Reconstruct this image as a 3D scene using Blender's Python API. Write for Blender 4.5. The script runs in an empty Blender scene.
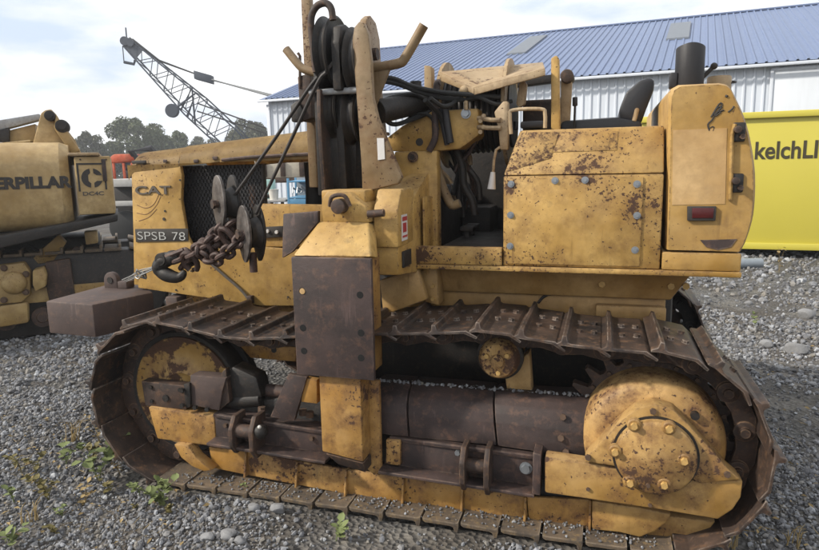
import bpy, bmesh, math, random
import numpy as np
from mathutils import Matrix, Vector
random.seed(7); RNG = np.random.default_rng(7)
R = math.radians
S = bpy.context.scene
COL = S.collection

# ------------------------------------------------------------------ camera
CAM = np.array([2.18177, -2.76665, 1.7]); YAW, PITCH, ROLL, FPX = R(16.901), R(9.5), R(1.1), 640.0
_rt0 = np.array([math.cos(YAW), math.sin(YAW), 0.0]); _fh = np.array([-math.sin(YAW), math.cos(YAW), 0.0])
_fw = math.cos(PITCH)*_fh - math.sin(PITCH)*np.array([0, 0, 1.0]); _up = np.cross(_rt0, _fw)
_RT = math.cos(ROLL)*_rt0 - math.sin(ROLL)*_up; _UP = math.sin(ROLL)*_rt0 + math.cos(ROLL)*_up
cd = bpy.data.cameras.new('camera'); cd.sensor_width = 36; cd.lens = FPX/819*36; cd.clip_start = 0.05; cd.clip_end = 2000
cam = bpy.data.objects.new('camera', cd); COL.objects.link(cam)
mw = Matrix.Identity(4)
for i in range(3):
    mw[i][0], mw[i][1], mw[i][2], mw[i][3] = _RT[i], _UP[i], -_fw[i], CAM[i]
cam.matrix_world = mw; S.camera = cam

# ------------------------------------------------------------------ light
SUN_EL, SUN_X, SUN_Y = R(36), -0.87, -0.49
sun_rot = math.atan2(SUN_X, SUN_Y)
W = bpy.data.worlds.new('World'); S.world = W; W.use_nodes = True
nt = W.node_tree; nt.nodes.clear()
def wn(t, **k):
    n = nt.nodes.new(t)
    for a, b in k.items(): setattr(n, a, b)
    return n
wo = wn('ShaderNodeOutputWorld'); bg = wn('ShaderNodeBackground'); sky = wn('ShaderNodeTexSky', sky_type='NISHITA', sun_disc=False)
sky.sun_elevation = SUN_EL; sky.sun_rotation = sun_rot; sky.air_density = 1.0; sky.dust_density = 2.0; sky.ozone_density = 1.5
tc = wn('ShaderNodeTexCoord'); mp = wn('ShaderNodeMapping'); mp.inputs['Scale'].default_value = (1.0, 1.0, 3.2); mp.inputs['Location'].default_value = (0.35, 0.1, 0.25)
nz = wn('ShaderNodeTexNoise'); nz.inputs['Scale'].default_value = 2.3; nz.inputs['Detail'].default_value = 7; nz.inputs['Roughness'].default_value = 0.55
rp = wn('ShaderNodeValToRGB'); rp.color_ramp.elements[0].position = 0.36; rp.color_ramp.elements[1].position = 0.56
rp.color_ramp.elements[0].color = (0.86,)*3+(1,); rp.color_ramp.elements[1].color = (0.93,)*3+(1,)
nz2 = wn('ShaderNodeTexNoise'); nz2.inputs['Scale'].default_value = 4.5; nz2.inputs['Detail'].default_value = 5
rp2 = wn('ShaderNodeValToRGB'); rp2.color_ramp.elements[0].position = 0.33; rp2.color_ramp.elements[1].position = 0.52
rp2.color_ramp.elements[0].color = (11.2, 13.0, 15.4, 1); rp2.color_ramp.elements[1].color = (17.5, 17.5, 17.6, 1)
mx = wn('ShaderNodeMix', data_type='RGBA')
L = nt.links.new
L(tc.outputs['Generated'], mp.inputs[0]); L(mp.outputs[0], nz.inputs['Vector']); L(mp.outputs[0], nz2.inputs['Vector'])
L(nz.outputs['Fac'], rp.inputs[0]); L(nz2.outputs['Fac'], rp2.inputs[0])
L(rp.outputs[0], mx.inputs[0]); L(sky.outputs[0], mx.inputs[6]); L(rp2.outputs[0], mx.inputs[7])
L(mx.outputs[2], bg.inputs[0]); L(bg.outputs[0], wo.inputs[0]); bg.inputs[1].default_value = 0.072
sl = bpy.data.lights.new('sun', 'SUN'); sl.energy = 4.5; sl.angle = R(4); sl.color = (1.0, 0.93, 0.82)
so = bpy.data.objects.new('sun', sl); COL.objects.link(so)
_h = math.hypot(SUN_X, SUN_Y); sd = Vector((SUN_X/_h*math.cos(SUN_EL), SUN_Y/_h*math.cos(SUN_EL), math.sin(SUN_EL)))
so.rotation_euler = sd.to_track_quat('Z', 'Y').to_euler(); so.location = (0, 0, 20)
S.view_settings.view_transform = 'Standard'; S.view_settings.look = 'None'; S.view_settings.gamma = 1; S.view_settings.use_curve_mapping = False
S.view_settings.exposure = 0.02
S.cycles.max_bounces = 4; S.cycles.diffuse_bounces = 2; S.cycles.glossy_bounces = 2; S.cycles.transmission_bounces = 2; S.cycles.caustics_reflective = False; S.cycles.caustics_refractive = False

# ------------------------------------------------------------------ frames: where a photographed point lies on a plane of the place
class Frame:
    def __init__(s, origin=(0, 0), ang=0.0):
        s.o = np.array([origin[0], origin[1], 0.0]); s.a = ang
        s.e1 = np.array([math.cos(ang), math.sin(ang), 0]); s.e2 = np.array([-math.sin(ang), math.cos(ang), 0])
    def loc(s, p):
        q = np.asarray(p)-s.o; return np.array([q@s.e1, q@s.e2, q[2]])
    def world(s, p): return s.o + s.e1*p[0] + s.e2*p[1] + np.array([0, 0, p[2]])
    def P(s, x, y, Y):
        d = _RT*((x-409.5)/FPX) + _UP*(-(y-275)/FPX) + _fw
        c = s.loc(CAM); t = (Y-c[1])/(d@s.e2); return s.loc(CAM+d*t)
    def q(s, x, y, Y):
        p = s.P(x, y, Y); return (p[0], p[2])
    def pp(s, pts, Y): return [s.q(x, y, Y) for x, y in pts]
def ground_at(x, y, Z=0.0):
    d = _RT*((x-409.5)/FPX) + _UP*(-(y-275)/FPX) + _fw
    return CAM + d*((Z-CAM[2])/d[2])
def at_depth(x, y, D):
    d = _RT*((x-409.5)/FPX) + _UP*(-(y-275)/FPX) + _fw
    return CAM + d*(D/(d@_fh))
T = Frame()

# ------------------------------------------------------------------ materials
MATS = {}
class NT:
    def __init__(s, name):
        s.m = bpy.data.materials.new(name); s.m.use_nodes = True; s.t = s.m.node_tree
        s.b = s.t.nodes['Principled BSDF']; MATS[name] = s.m
        s.pos = s.n('ShaderNodeNewGeometry').outputs['Position']
    def n(s, t, **k):
        x = s.t.nodes.new(t)
        for a, b in k.items(): setattr(x, a, b)
        return x
    def l(s, a, b): s.t.links.new(a, b)
    def vec(s, scale=(1, 1, 1), src=None):
        m = s.n('ShaderNodeMapping'); m.inputs['Scale'].default_value = scale; s.l(src or s.pos, m.inputs[0]); return m.outputs[0]
    def noise(s, sc, det=4, ro=0.55, vec=None):
        n = s.n('ShaderNodeTexNoise'); n.inputs['Scale'].default_value = sc; n.inputs['Detail'].default_value = det; n.inputs['Roughness'].default_value = ro
        s.l(vec or s.pos, n.inputs['Vector']); return n.outputs['Fac']
    def ramp(s, f, p0, p1, c0=(0, 0, 0, 1), c1=(1, 1, 1, 1)):
        r = s.n('ShaderNodeValToRGB'); e = r.color_ramp.elements
        e[0].position, e[1].position = p0, p1; e[0].color, e[1].color = c0, c1; s.l(f, r.inputs[0]); return r.outputs[0]
    def mix(s, f, a, b, mode='MIX'):
        m = s.n('ShaderNodeMix', data_type='RGBA', blend_type=mode)
        for v, i in ((f, 0), (a, 6), (b, 7)):
            if hasattr(v, 'links'): s.l(v, m.inputs[i])
            else: m.inputs[i].default_value = v if i == 0 else (tuple(v)+(1,))[:4]
        return m.outputs[2]
    def math(s, op, a, b):
        m = s.n('ShaderNodeMath', operation=op)
        for v, i in ((a, 0), (b, 1)):
            if hasattr(v, 'links'): s.l(v, m.inputs[i])
            else: m.inputs[i].default_value = v
        return m.outputs[0]
    def col(s, c):
        if hasattr(c, 'links'): s.l(c, s.b.inputs['Base Color'])
        else: s.b.inputs['Base Color'].default_value = tuple(c)+(1,)
    def rough(s, r):
        if hasattr(r, 'links'): s.l(r, s.b.inputs['Roughness'])
        else: s.b.inputs['Roughness'].default_value = r
    def bump(s, f, st=0.3, d=0.01):
        b = s.n('ShaderNodeBump'); b.inputs['Strength'].default_value = st; b.inputs['Distance'].default_value = d
        s.l(f, b.inputs['Height']); s.l(b.outputs[0], s.b.inputs['Normal'])
    def edge(s, rad=0.012, lo=0.02, hi=0.12):
        bv = s.n('ShaderNodeBevel', samples=4); bv.inputs['Radius'].default_value = rad
        g = s.n('ShaderNodeNewGeometry'); d = s.n('ShaderNodeVectorMath', operation='DOT_PRODUCT')
        s.l(bv.outputs[0], d.inputs[0]); s.l(g.outputs['Normal'], d.inputs[1])
        return s.ramp(s.math('SUBTRACT', 1.0, d.outputs['Value']), lo, hi)

def paint(name, base, rust=0.5, grime=0.4, edge=0.6, spot=1.0, metal_rust=(0.048, 0.029, 0.020), rough=0.5, dust=0.35, stain=0.5, patch=0):
    """old machine enamel: faded patches, chips down to rust with stain round them, run-off dirt, dust on top faces"""
    k = NT(name)
    big = k.noise(2.0, 4, 0.62); faded = tuple(min(1, c*1.12+0.045) for c in base); dk = tuple(c*f for c, f in zip(base, (0.72, 0.64, 0.50)))
    c = k.mix(k.ramp(big, 0.34, 0.66), dk, faded)
    c = k.mix(k.math('MULTIPLY', k.ramp(k.noise(11, 5, 0.68), 0.40, 0.68), 0.60), c, tuple(x*y for x, y in zip(base, (0.56, 0.52, 0.50))))
    streak = k.noise(1.0, 4, 0.62, k.vec((21, 21, 2.4)))
    c = k.mix(k.math('MULTIPLY', k.math('MULTIPLY', k.ramp(streak, 0.50, 0.80), k.ramp(big, 0.62, 0.40)), grime*1.2), c, (0.085, 0.058, 0.034))
    # dust: settles on faces that look up, and in uneven films
    g = k.n('ShaderNodeNewGeometry'); sx = k.n('ShaderNodeSeparateXYZ'); k.l(g.outputs['True Normal'], sx.inputs[0])
    du = k.math('MULTIPLY', k.ramp(k.math('ADD', k.math('MULTIPLY', sx.outputs[2], 0.30), k.noise(3.3, 5, 0.7)), 0.46, 0.86), dust)
    c = k.mix(du, c, (0.31, 0.235, 0.145))
    area = k.ramp(k.noise(2.7, 4, 0.65), 0.34, 0.70)
    thr = k.math('MULTIPLY', area, 0.20*rust)
    n1 = k.noise(58*spot, 3, 0.55); chips = k.ramp(k.math('ADD', n1, thr), 0.735, 0.765)
    n2 = k.math('ADD', k.noise(8.5, 7, 0.74), k.math('MULTIPLY', thr, 0.8)); t0 = 0.745-0.045*rust
    blot = k.ramp(n2, t0, t0+0.028); halo = k.math('MULTIPLY', k.ramp(n2, t0-0.17, t0+0.01), stain*min(1.0, 0.4+max(0, rust)))
    c = k.mix(halo, c, (0.17, 0.085, 0.034))
    runs = k.math('MULTIPLY', k.ramp(k.noise(1.0, 5, 0.6, k.vec((34, 34, 1.3))), 0.60, 0.70), k.ramp(k.noise(5.0, 3), 0.48, 0.62)); c = k.mix(k.math('MULTIPLY', runs, 0.55*min(1.0, 0.3+max(0, rust))), c, (0.11, 0.058, 0.028))
    m = k.math('MAXIMUM', chips, blot)
    if patch:
        m = k.math('MAXIMUM', m, k.ramp(k.noise(4.3, 7, 0.66), patch, patch+0.03))
    if edge > 0:
        e = k.math('MULTIPLY', k.edge(), k.ramp(k.noise(24, 3, 0.72), 0.60-edge*0.2, 0.72-edge*0.2)); m = k.math('MAXIMUM', m, e)
    rc = k.mix(k.noise(70, 2), metal_rust, (0.115, 0.058, 0.034))
    c = k.mix(m, c, rc); k.col(c)
    k.rough(k.mix(k.math('MAXIMUM', m, du), (rough,)*3, (0.88,)*3)); k.b.inputs['Specular IOR Level'].default_value = 0.35
    k.bump(k.noise(5.5, 4, 0.55), 0.5, 0.010)
    return k.m
def steel(name, c0, c1, c2, sc=9, rough=(0.55, 0.85), metal=0.0, bump=0.4, wear=None):
    k = NT(name)
    c = k.mix(k.ramp(k.noise(sc, 6, 0.65), 0.35, 0.68), c0, c1)
    c = k.mix(k.ramp(k.noise(sc*4.5, 5, 0.7), 0.52, 0.72), c, c2)
    sc_ = k.math('MULTIPLY', k.ramp(k.noise(1.0, 4, 0.6, k.vec((38, 38, 3.0))), 0.60, 0.68), k.ramp(k.noise(3.5, 3), 0.48, 0.60)); c = k.mix(k.math('MULTIPLY', sc_, 0.55), c, tuple(min(1, x*1.9) for x in c1))
    if wear:
        e = k.math('MULTIPLY', k.edge(0.010, 0.02, 0.15), k.ramp(k.noise(18, 4), 0.4, 0.62)); c = k.mix(e, c, wear)
    k.col(c); k.rough(k.mix(k.noise(sc*2, 4), (rough[0],)*3, (rough[1],)*3)); k.b.inputs['Metallic'].default_value = metal
    k.bump(k.noise(sc*7, 5, 0.7), bump, 0.006); return k.m
def plain(name, c, rough=0.6, metal=0.0, var=0.25, sc=14, bump=0.15):
    k = NT(name)
    k.col(k.mix(k.noise(sc, 5, 0.6), tuple(x*(1-var) for x in c), tuple(min(1, x*(1+var)) for x in c))); k.rough(rough); k.b.inputs['Metallic'].default_value = metal
    if bump: k.bump(k.noise(sc*5, 4), bump, 0.004)
    return k.m
YEL = (0.50, 0.30, 0.10)
paint('paint_hood', (0.49, 0.305, 0.080), rust=0.7, grime=0.5)
paint('paint_hood_top', (0.46, 0.295, 0.09), rust=0.8, grime=0.4, edge=0, patch=0.68)
paint('paint_box', (0.49, 0.30, 0.075), rust=1.25, grime=0.4, spot=1.35)
paint('paint_tank', (0.50, 0.315, 0.092), rust=0.5, grime=0.35, patch=0.74)
paint('paint_under', (0.46, 0.285, 0.10), rust=0.35, grime=0.9, edge=0.4)
paint('paint_low', (0.43, 0.24, 0.058), rust=1.1, grime=0.9, patch=0.66, stain=0.9)
paint('paint_case', (0.46, 0.275, 0.085), rust=1.3, grime=0.6, spot=0.9, patch=0.60, stain=1.0, edge=0)
paint('paint_drive', (0.44, 0.265, 0.075), rust=1.1, grime=0.5, spot=0.8, patch=0.63, stain=0.8)
paint('paint_idler', (0.42, 0.27, 0.085), rust=1.3, grime=0.9, spot=0.6, patch=0.50, stain=0.8)
paint('paint_tan', (0.42, 0.31, 0.18), rust=0.6, grime=0.6)
paint('paint_loader', (0.44, 0.315, 0.14), rust=0.0, grime=0.35, edge=0.3)
paint('paint_loader_low', (0.36, 0.25, 0.09), rust=0.7, grime=1.0, edge=0.3)
paint('paint_patch', (0.60, 0.40, 0.18), rust=0.05, grime=0.15, edge=0)
plain('paint_skip', (0.55, 0.475, 0.065), 0.45, var=0.05, sc=1.5, bump=0)
paint('paint_orange', (0.62, 0.10, 0.03), rust=0.0, grime=0.5, edge=0)
paint('paint_mast', (0.26, 0.185, 0.10), rust=1.0, grime=1.0, patch=0.66)
steel('rust_plate', (0.026, 0.018, 0.017), (0.066, 0.042, 0.037), (0.11, 0.060, 0.040), 4.5, wear=(0.24, 0.17, 0.13))
steel('rust_brown', (0.024, 0.016, 0.013), (0.066, 0.038, 0.027), (0.12, 0.062, 0.033), 7, wear=(0.24, 0.15, 0.09))
steel('rust_block', (0.050, 0.034, 0.031), (0.085, 0.058, 0.050), (0.11, 0.066, 0.046), 4, wear=(0.18, 0.13, 0.10))
steel('track_steel', (0.018, 0.015, 0.015), (0.080, 0.049, 0.034), (0.14, 0.078, 0.043), 5, (0.35, 0.75), 0.15, wear=(0.36, 0.30, 0.25))
steel('track_low', (0.06, 0.047, 0.036), (0.12, 0.085, 0.055), (0.20, 0.135, 0.06), 9, (0.6, 0.9), 0.0, wear=(0.30, 0.24, 0.17))
steel('greasy_or_shade', (0.009, 0.008, 0.0075), (0.022, 0.018, 0.015), (0.045, 0.030, 0.021), 9, (0.4, 0.75))  # oily dark steel; also puts interior shade into colour on hull and cabin parts
steel('chain_rust', (0.028, 0.018, 0.016), (0.070, 0.037, 0.029), (0.11, 0.055, 0.038), 22, (0.4, 0.7), 0.2, wear=(0.2, 0.13, 0.1))
steel('sheave_steel', (0.045, 0.038, 0.034), (0.17, 0.15, 0.135), (0.07, 0.042, 0.032), 14, (0.35, 0.6), 0.5, wear=(0.4, 0.38, 0.36))
steel('grey_paint', (0.26, 0.27, 0.28), (0.36, 0.37, 0.38), (0.20, 0.17, 0.15), 8, (0.5, 0.7))
plain('black_plastic', (0.016, 0.015, 0.017), 0.55); plain('rubber', (0.012, 0.012, 0.012), 0.7); plain('seat_vinyl', (0.014, 0.014, 0.017), 0.42)
plain('bolt_zinc', (0.32, 0.34, 0.36), 0.4, 0.7); plain('bolt_yellow', (0.48, 0.30, 0.10), 0.6, sc=60, var=0.5); plain('bolt_rust', (0.09, 0.055, 0.035), 0.8, sc=60, var=0.4)
plain('letter_dark', (0.035, 0.030, 0.026), 0.7, sc=40, var=0.4); plain('letter_grey', (0.09, 0.075, 0.06), 0.7, sc=60, var=0.6); plain('letter_white', (0.42, 0.42, 0.40), 0.7, sc=60, var=0.5)
plain('letter_brown', (0.045, 0.035, 0.012), 0.6)
plain('hole_black', (0.004, 0.004, 0.004), 0.9); plain('reflector_red', (0.075, 0.008, 0.008), 0.3, sc=80, var=0.5); plain('decal_white', (0.66, 0.64, 0.62), 0.5); plain('decal_red', (0.42, 0.05, 0.05), 0.5)
plain('bare_white', (0.62, 0.60, 0.55), 0.6); plain('crane_blue', (0.04, 0.05, 0.07), 0.6); plain('cable_steel', (0.035, 0.030, 0.028), 0.55)
plain('wire_grey', (0.30, 0.30, 0.29), 0.45, 0.5); plain('blue_paint', (0.10, 0.26, 0.42), 0.5); plain('teal_paint', (0.35, 0.55, 0.50), 0.6)
plain('concrete', (0.42, 0.41, 0.39), 0.9); plain('tan_light', (0.45, 0.40, 0.32), 0.7); plain('pipe_grey', (0.22, 0.25, 0.28), 0.5)
plain('scrape', (0.24, 0.135, 0.06), 0.8, sc=40, var=0.5); plain('bark', (0.07, 0.055, 0.042), 0.9)
for nm, c in (('siding', (0.68, 0.73, 0.80)), ('roof_blue', (0.145, 0.195, 0.325)), ('trim_white', (0.66, 0.70, 0.76)), ('door_white', (0.70, 0.74, 0.79)), ('skylight', (0.15, 0.17, 0.20))):
    k = NT(nm); oi = k.n('ShaderNodeObjectInfo'); cc = k.mix(k.math('MULTIPLY', oi.outputs['Random'], 0.55), c, tuple(x*0.84 for x in c))
    cc = k.mix(k.math('MULTIPLY', k.ramp(k.noise(1.0, 5, 0.6, k.vec((3.2, 3.2, 0.35))), 0.45, 0.75), 0.35), cc, tuple(x*0.72 for x in c)); k.col(cc); k.rough(0.5); k.bump(k.noise(1.3, 3), 0.25, 0.03)
def leafmat(name, a, b):
    k = NT(name); g = k.n('ShaderNodeNewGeometry')
    k.col(k.mix(g.outputs['Random Per Island'], a, b)); k.rough(0.7); k.b.inputs['Specular IOR Level'].default_value = 0.2
leafmat('leaf_tree', (0.070, 0.092, 0.045), (0.125, 0.14, 0.075)); leafmat('leaf_tree_grey', (0.085, 0.095, 0.06), (0.14, 0.14, 0.095))
leafmat('leaf_weed', (0.09, 0.12, 0.045), (0.21, 0.24, 0.10)); leafmat('leaf_dry', (0.20, 0.14, 0.06), (0.36, 0.27, 0.13)); leafmat('leaf_autumn', (0.085, 0.10, 0.035), (0.20, 0.15, 0.065))
k = NT('gravel'); g = k.n('ShaderNodeNewGeometry'); rr = k.n('ShaderNodeValToRGB'); k.l(g.outputs['Random Per Island'], rr.inputs[0])
el = rr.color_ramp.elements; el[0].color = (0.07, 0.071, 0.076, 1); el[1].color = (0.46, 0.475, 0.49, 1)
for p, c in ((0.3, (0.145, 0.15, 0.165, 1)), (0.6, (0.25, 0.26, 0.28, 1)), (0.78, (0.22, 0.20, 0.17, 1)), (0.92, (0.33, 0.345, 0.375, 1))):
    e = el.new(p); e.color = c
k.col(k.mix(k.math('MULTIPLY', k.noise(55, 4), 0.45), rr.outputs[0], (0.13, 0.12, 0.11))); k.rough(0.9)
k = NT('rock_grey'); k.col(k.mix(k.noise(14, 6, 0.65), (0.12, 0.12, 0.122), (0.30, 0.30, 0.305))); k.rough(0.9); k.bump(k.noise(40, 5), 0.5, 0.01)
k = NT('ground')
vo = k.n('ShaderNodeTexVoronoi'); vo.inputs['Scale'].default_value = 34; k.l(k.pos, vo.inputs['Vector'])
vo2 = k.n('ShaderNodeTexVoronoi'); vo2.inputs['Scale'].default_value = 13; k.l(k.pos, vo2.inputs['Vector'])
sep = k.n('ShaderNodeSeparateColor'); k.l(vo.outputs['Color'], sep.inputs[0])
c = k.mix(sep.outputs[0], (0.045, 0.044, 0.043), (0.15, 0.147, 0.143))
c = k.mix(k.ramp(k.noise(0.9, 5, 0.6), 0.42, 0.62), c, (0.070, 0.060, 0.050))
c = k.mix(k.math('MULTIPLY', k.ramp(k.noise(2.6, 6, 0.65), 0.5, 0.7), 0.7), c, (0.22, 0.20, 0.17))
k.col(c); k.rough(0.95)
k.bump(k.math('ADD', vo.outputs['Distance'], k.math('MULTIPLY', k.noise(7, 6), 1.6)), 0.9, 0.03)

# ------------------------------------------------------------------ building blocks
ORG = {}
def mark(o, label=None, cat=None, group=None, kind=None):
    if label: o['label'] = label
    if cat: o['category'] = cat
    if group: o['group'] = group
    if kind: o['kind'] = kind
    return o
def thing(name, label, cat, loc=(0, 0, 0), fr=T, group=None):
    o = bpy.data.objects.new(name, None); COL.objects.link(o); o.empty_display_size = 0.2
    o.location = Vector(fr.world(np.array(loc, float))); o.rotation_euler = (0, 0, fr.a); ORG[o] = np.array(loc, float)
    return mark(o, label, cat, group)
def link(name, me, parent, c, fr=T):
    o = bpy.data.objects.new(name, me); COL.objects.link(o); c = np.array(c, float); ORG[o] = c
    if parent is None: o.location = Vector(fr.world(c)); o.rotation_euler = (0, 0, fr.a)
    else: o.parent = parent; o.location = Vector(c-ORG[parent])
    return o
class B:
    def __init__(s): s.bm = bmesh.new()
    def _bev(s, faces, bev, seg=2):
        if bev <= 0: return
        es = list({e for f in faces for e in f.edges})
        bmesh.ops.bevel(s.bm, geom=es, offset=bev, segments=seg, affect='EDGES', clamp_overlap=True, profile=0.5)
    def prism3(s, a, b, bev=0.0):
        """closed solid between two matching outlines a and b (3-D points)"""
        va = [s.bm.verts.new(p) for p in a]; vb = [s.bm.verts.new(p) for p in b]; n = len(a)
        fs = [s.bm.faces.new(va), s.bm.faces.new(vb[::-1])]
        for i in range(n): fs.append(s.bm.faces.new((va[(i+1) % n], va[i], vb[i], vb[(i+1) % n])))
        bmesh.ops.recalc_face_normals(s.bm, faces=fs); s._bev(fs, bev); return s
    def prism(s, pts, y0, y1, bev=0.005): return s.prism3([(x, y0, z) for x, z in pts], [(x, y1, z) for x, z in pts], bev)
    def prismx(s, pts, x0, x1, bev=0.005): return s.prism3([(x0, y, z) for y, z in pts], [(x1, y, z) for y, z in pts], bev)
    def prismz(s, pts, z0, z1, bev=0.005): return s.prism3([(x, y, z0) for x, y in pts], [(x, y, z1) for x, y in pts], bev)
    def box(s, x0, x1, y0, y1, z0, z1, bev=0.006): return s.prism([(x0, z0), (x1, z0), (x1, z1), (x0, z1)], y0, y1, bev)
    def cyl(s, p0, p1, r, seg=16, r2=None, bev=0.0):
        p0, p1 = Vector(p0), Vector(p1); d = (p1-p0).normalized(); u = d.orthogonal().normalized(); w = d.cross(u); r2 = r if r2 is None else r2
        f = lambda p, rad: [p+(u*math.cos(2*math.pi*i/seg)+w*math.sin(2*math.pi*i/seg))*rad for i in range(seg)]
        return s.prism3(f(p0, r), f(p1, r2), bev)
    def lathe(s, prof, c, axis='Y', seg=40):
        """prof: list of (radius, height along axis); closed solid of revolution"""
        c = Vector(c); rings = []
        for r, h in prof:
            ring = []
            for i in range(seg):
                a = 2*math.pi*i/seg; ca, sa = r*math.cos(a), r*math.sin(a)
                p = {'Y': (ca, h, sa), 'X': (h, ca, sa), 'Z': (ca, sa, h)}[axis]; ring.append(s.bm.verts.new(c+Vector(p)))
            rings.append(ring)
        fs = []
        for a, b in zip(rings, rings[1:]):
            for i in range(seg): fs.append(s.bm.faces.new((a[i], a[(i+1) % seg], b[(i+1) % seg], b[i])))
        if prof[0][0] > 1e-4: fs.append(s.bm.faces.new(rings[0][::-1]))
        if prof[-1][0] > 1e-4: fs.append(s.bm.faces.new(rings[-1]))
        bmesh.ops.recalc_face_normals(s.bm, faces=fs); return s
    def tube(s, pts, r, seg=8, smooth=0):
        pts = [Vector(p) for p in pts]
        if smooth: pts = catmull(pts, smooth)
        n = len(pts); rad = r if isinstance(r, (list, tuple)) else [r]*n
        if len(rad) != n: rad = [rad[0]+(rad[-1]-rad[0])*i/(n-1) for i in range(n)]
        t0 = (pts[1]-pts[0]).normalized(); u = t0.orthogonal().normalized(); rings = []; fs = []
        for i, p in enumerate(pts):
            t = (pts[min(i+1, n-1)]-pts[max(i-1, 0)]).normalized(); u = (u-t*u.dot(t)).normalized(); w = t.cross(u)
            rings.append([s.bm.verts.new(p+(u*math.cos(2*math.pi*j/seg)+w*math.sin(2*math.pi*j/seg))*rad[i]) for j in range(seg)])
        for a, b in zip(rings, rings[1:]):
            for j in range(seg): fs.append(s.bm.faces.new((a[j], a[(j+1) % seg], b[(j+1) % seg], b[j])))
        fs += [s.bm.faces.new(rings[0][::-1]), s.bm.faces.new(rings[-1])]
        bmesh.ops.recalc_face_normals(s.bm, faces=fs); return s
    def hexa(s, c, d, r, h, wash=0.0):
        """hex bolt head on a washer, pointing along d"""
        c, d = Vector(c), Vector(d).normalized()
        if wash: s.cyl(c, c+d*h*0.25, wash, 14)
        s.cyl(c, c+d*h, r, 6, r*0.96); return s
    def sphere(s, c, r, sub=2, sq=(1, 1, 1)):
        g = bmesh.ops.create_icosphere(s.bm, subdivisions=sub, radius=r)
        for v in g['verts']: v.co = Vector((v.co.x*sq[0], v.co.y*sq[1], v.co.z*sq[2]))+Vector(c)
        return s
    def sheet(s, grid, thick=0.0):
        """grid[i][j] of 3-D points -> surface"""
        V = [[s.bm.verts.new(p) for p in row] for row in grid]; fs = []
        for i in range(len(V)-1):
            for j in range(len(V[0])-1): fs.append(s.bm.faces.new((V[i][j], V[i][j+1], V[i+1][j+1], V[i+1][j])))
        if thick: bmesh.ops.solidify(s.bm, geom=fs, thickness=thick)
        return s
    def mesh(s, name, mat, origin=None, ang=38):
        me = bpy.data.meshes.new(name)
        if origin is None:
            co = np.array([v.co for v in s.bm.verts]); origin = (co.min(0)+co.max(0))/2
        o = Vector(origin)
        for v in s.bm.verts: v.co -= o
        s.bm.to_mesh(me); s.bm.free(); me.materials.append(MATS[mat])
        me.polygons.foreach_set('use_smooth', [True]*len(me.polygons)); me.set_sharp_from_angle(angle=R(ang)); me.update()
        return me, np.array(origin)
    def build(s, name, mat, parent=None, fr=T, label=None, cat=None, group=None, kind=None, ang=38):
        me, c = s.mesh(name, mat, None, ang); return mark(link(name, me, parent, c, fr), label, cat, group, kind)
def catmull(P, n):
    P = [P[0]*2-P[1]]+P+[P[-1]*2-P[-2]]; out = []
    for i in range(1, len(P)-2):
        a, b, c, d = P[i-1:i+3]
        for k in range(n):
            t = k/n; out.append(0.5*((2*b)+(c-a)*t+(2*a-5*b+4*c-d)*t*t+(3*b-a-3*c+d)*t**3))
    return out+[P[-2]]
def lettering(txt, c, ux, uz, w, h, mat, parent, name='lettering', th=0.004, fr=T, bold=0.0, shear=0.0):
    """raised letters: c is the lower-left corner, ux and uz unit vectors along the line and up"""
    cu = bpy.data.curves.new('font', 'FONT'); cu.body = txt; cu.extrude = 0.05; cu.offset = bold; cu.shear = shear
    ob = bpy.data.objects.new('font', cu); me0 = ob.to_mesh(); me = bpy.data.meshes.new(name)
    co = np.zeros(len(me0.vertices)*3); me0.vertices.foreach_get('co', co); co = co.reshape(-1, 3)
    fa = [tuple(p.vertices) for p in me0.polygons]; ob.to_mesh_clear(); bpy.data.objects.remove(ob); bpy.data.curves.remove(cu)
    lo, hi = co.min(0), co.max(0); co = (co-lo)/(hi-lo)
    ux, uz = np.array(ux, float), np.array(uz, float); nrm = np.cross(ux, uz)
    X = np.array(c)+np.outer(co[:, 0]*w, ux)+np.outer(co[:, 1]*h, uz)+np.outer(co[:, 2]*th, nrm); o = (X.min(0)+X.max(0))/2
    me.from_pydata((X-o).tolist(), [], fa); me.materials.append(MATS[mat]); me.update()
    return link(name, me, parent, o, fr)
def bolts(b_pts, d, r, h, mat, parent, wash=0.0, name='bolt', fr=T):
    me, _ = B().hexa((0, 0, 0), d, r, h, wash).mesh(name, mat, (0, 0, 0))
    for p in b_pts: link(name, me, parent, p, fr)

# ================================================================== the setting
def hgt(x, y):
    return (0.020*np.sin(x*1.7+0.4)*np.cos(y*1.3+1.1)+0.014*np.sin(x*3.9+y*2.7)-0.012)*np.clip(1.6-np.abs(x*0+1)*0.6, 0, 1)+0.016
def make_ground():
    t = np.linspace(-1, 1, 181); ax = np.sinh(t*5.4)/math.sinh(5.4)*330
    X, Y = np.meshgrid(ax+1.0, ax+1.5, indexing='ij'); d = np.hypot(X-1, Y-1)
    far = np.clip((d-9)/10, 0, 1)
    Z = hgt(X, Y)*(1-far) + far*0.10*np.sin(X*0.21)*np.cos(Y*0.17)*np.clip(60/np.maximum(d, 1), 0, 1)-0.02
    n = len(ax); V = np.stack([X, Y, Z], -1).reshape(-1, 3); i = np.arange(n-1)
    I, J = np.meshgrid(i, i, indexing='ij'); a = (I*n+J).ravel(); F = np.stack([a, a+n, a+n+1, a+1], -1)
    me = bpy.data.meshes.new('ground'); me.from_pydata(V.tolist(), [], F.tolist()); me.materials.append(MATS['ground'])
    me.polygons.foreach_set('use_smooth', [True]*len(F)); me.update()
    o = bpy.data.objects.new('ground', me); COL.objects.link(o); o['kind'] = 'structure'
make_ground()

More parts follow.
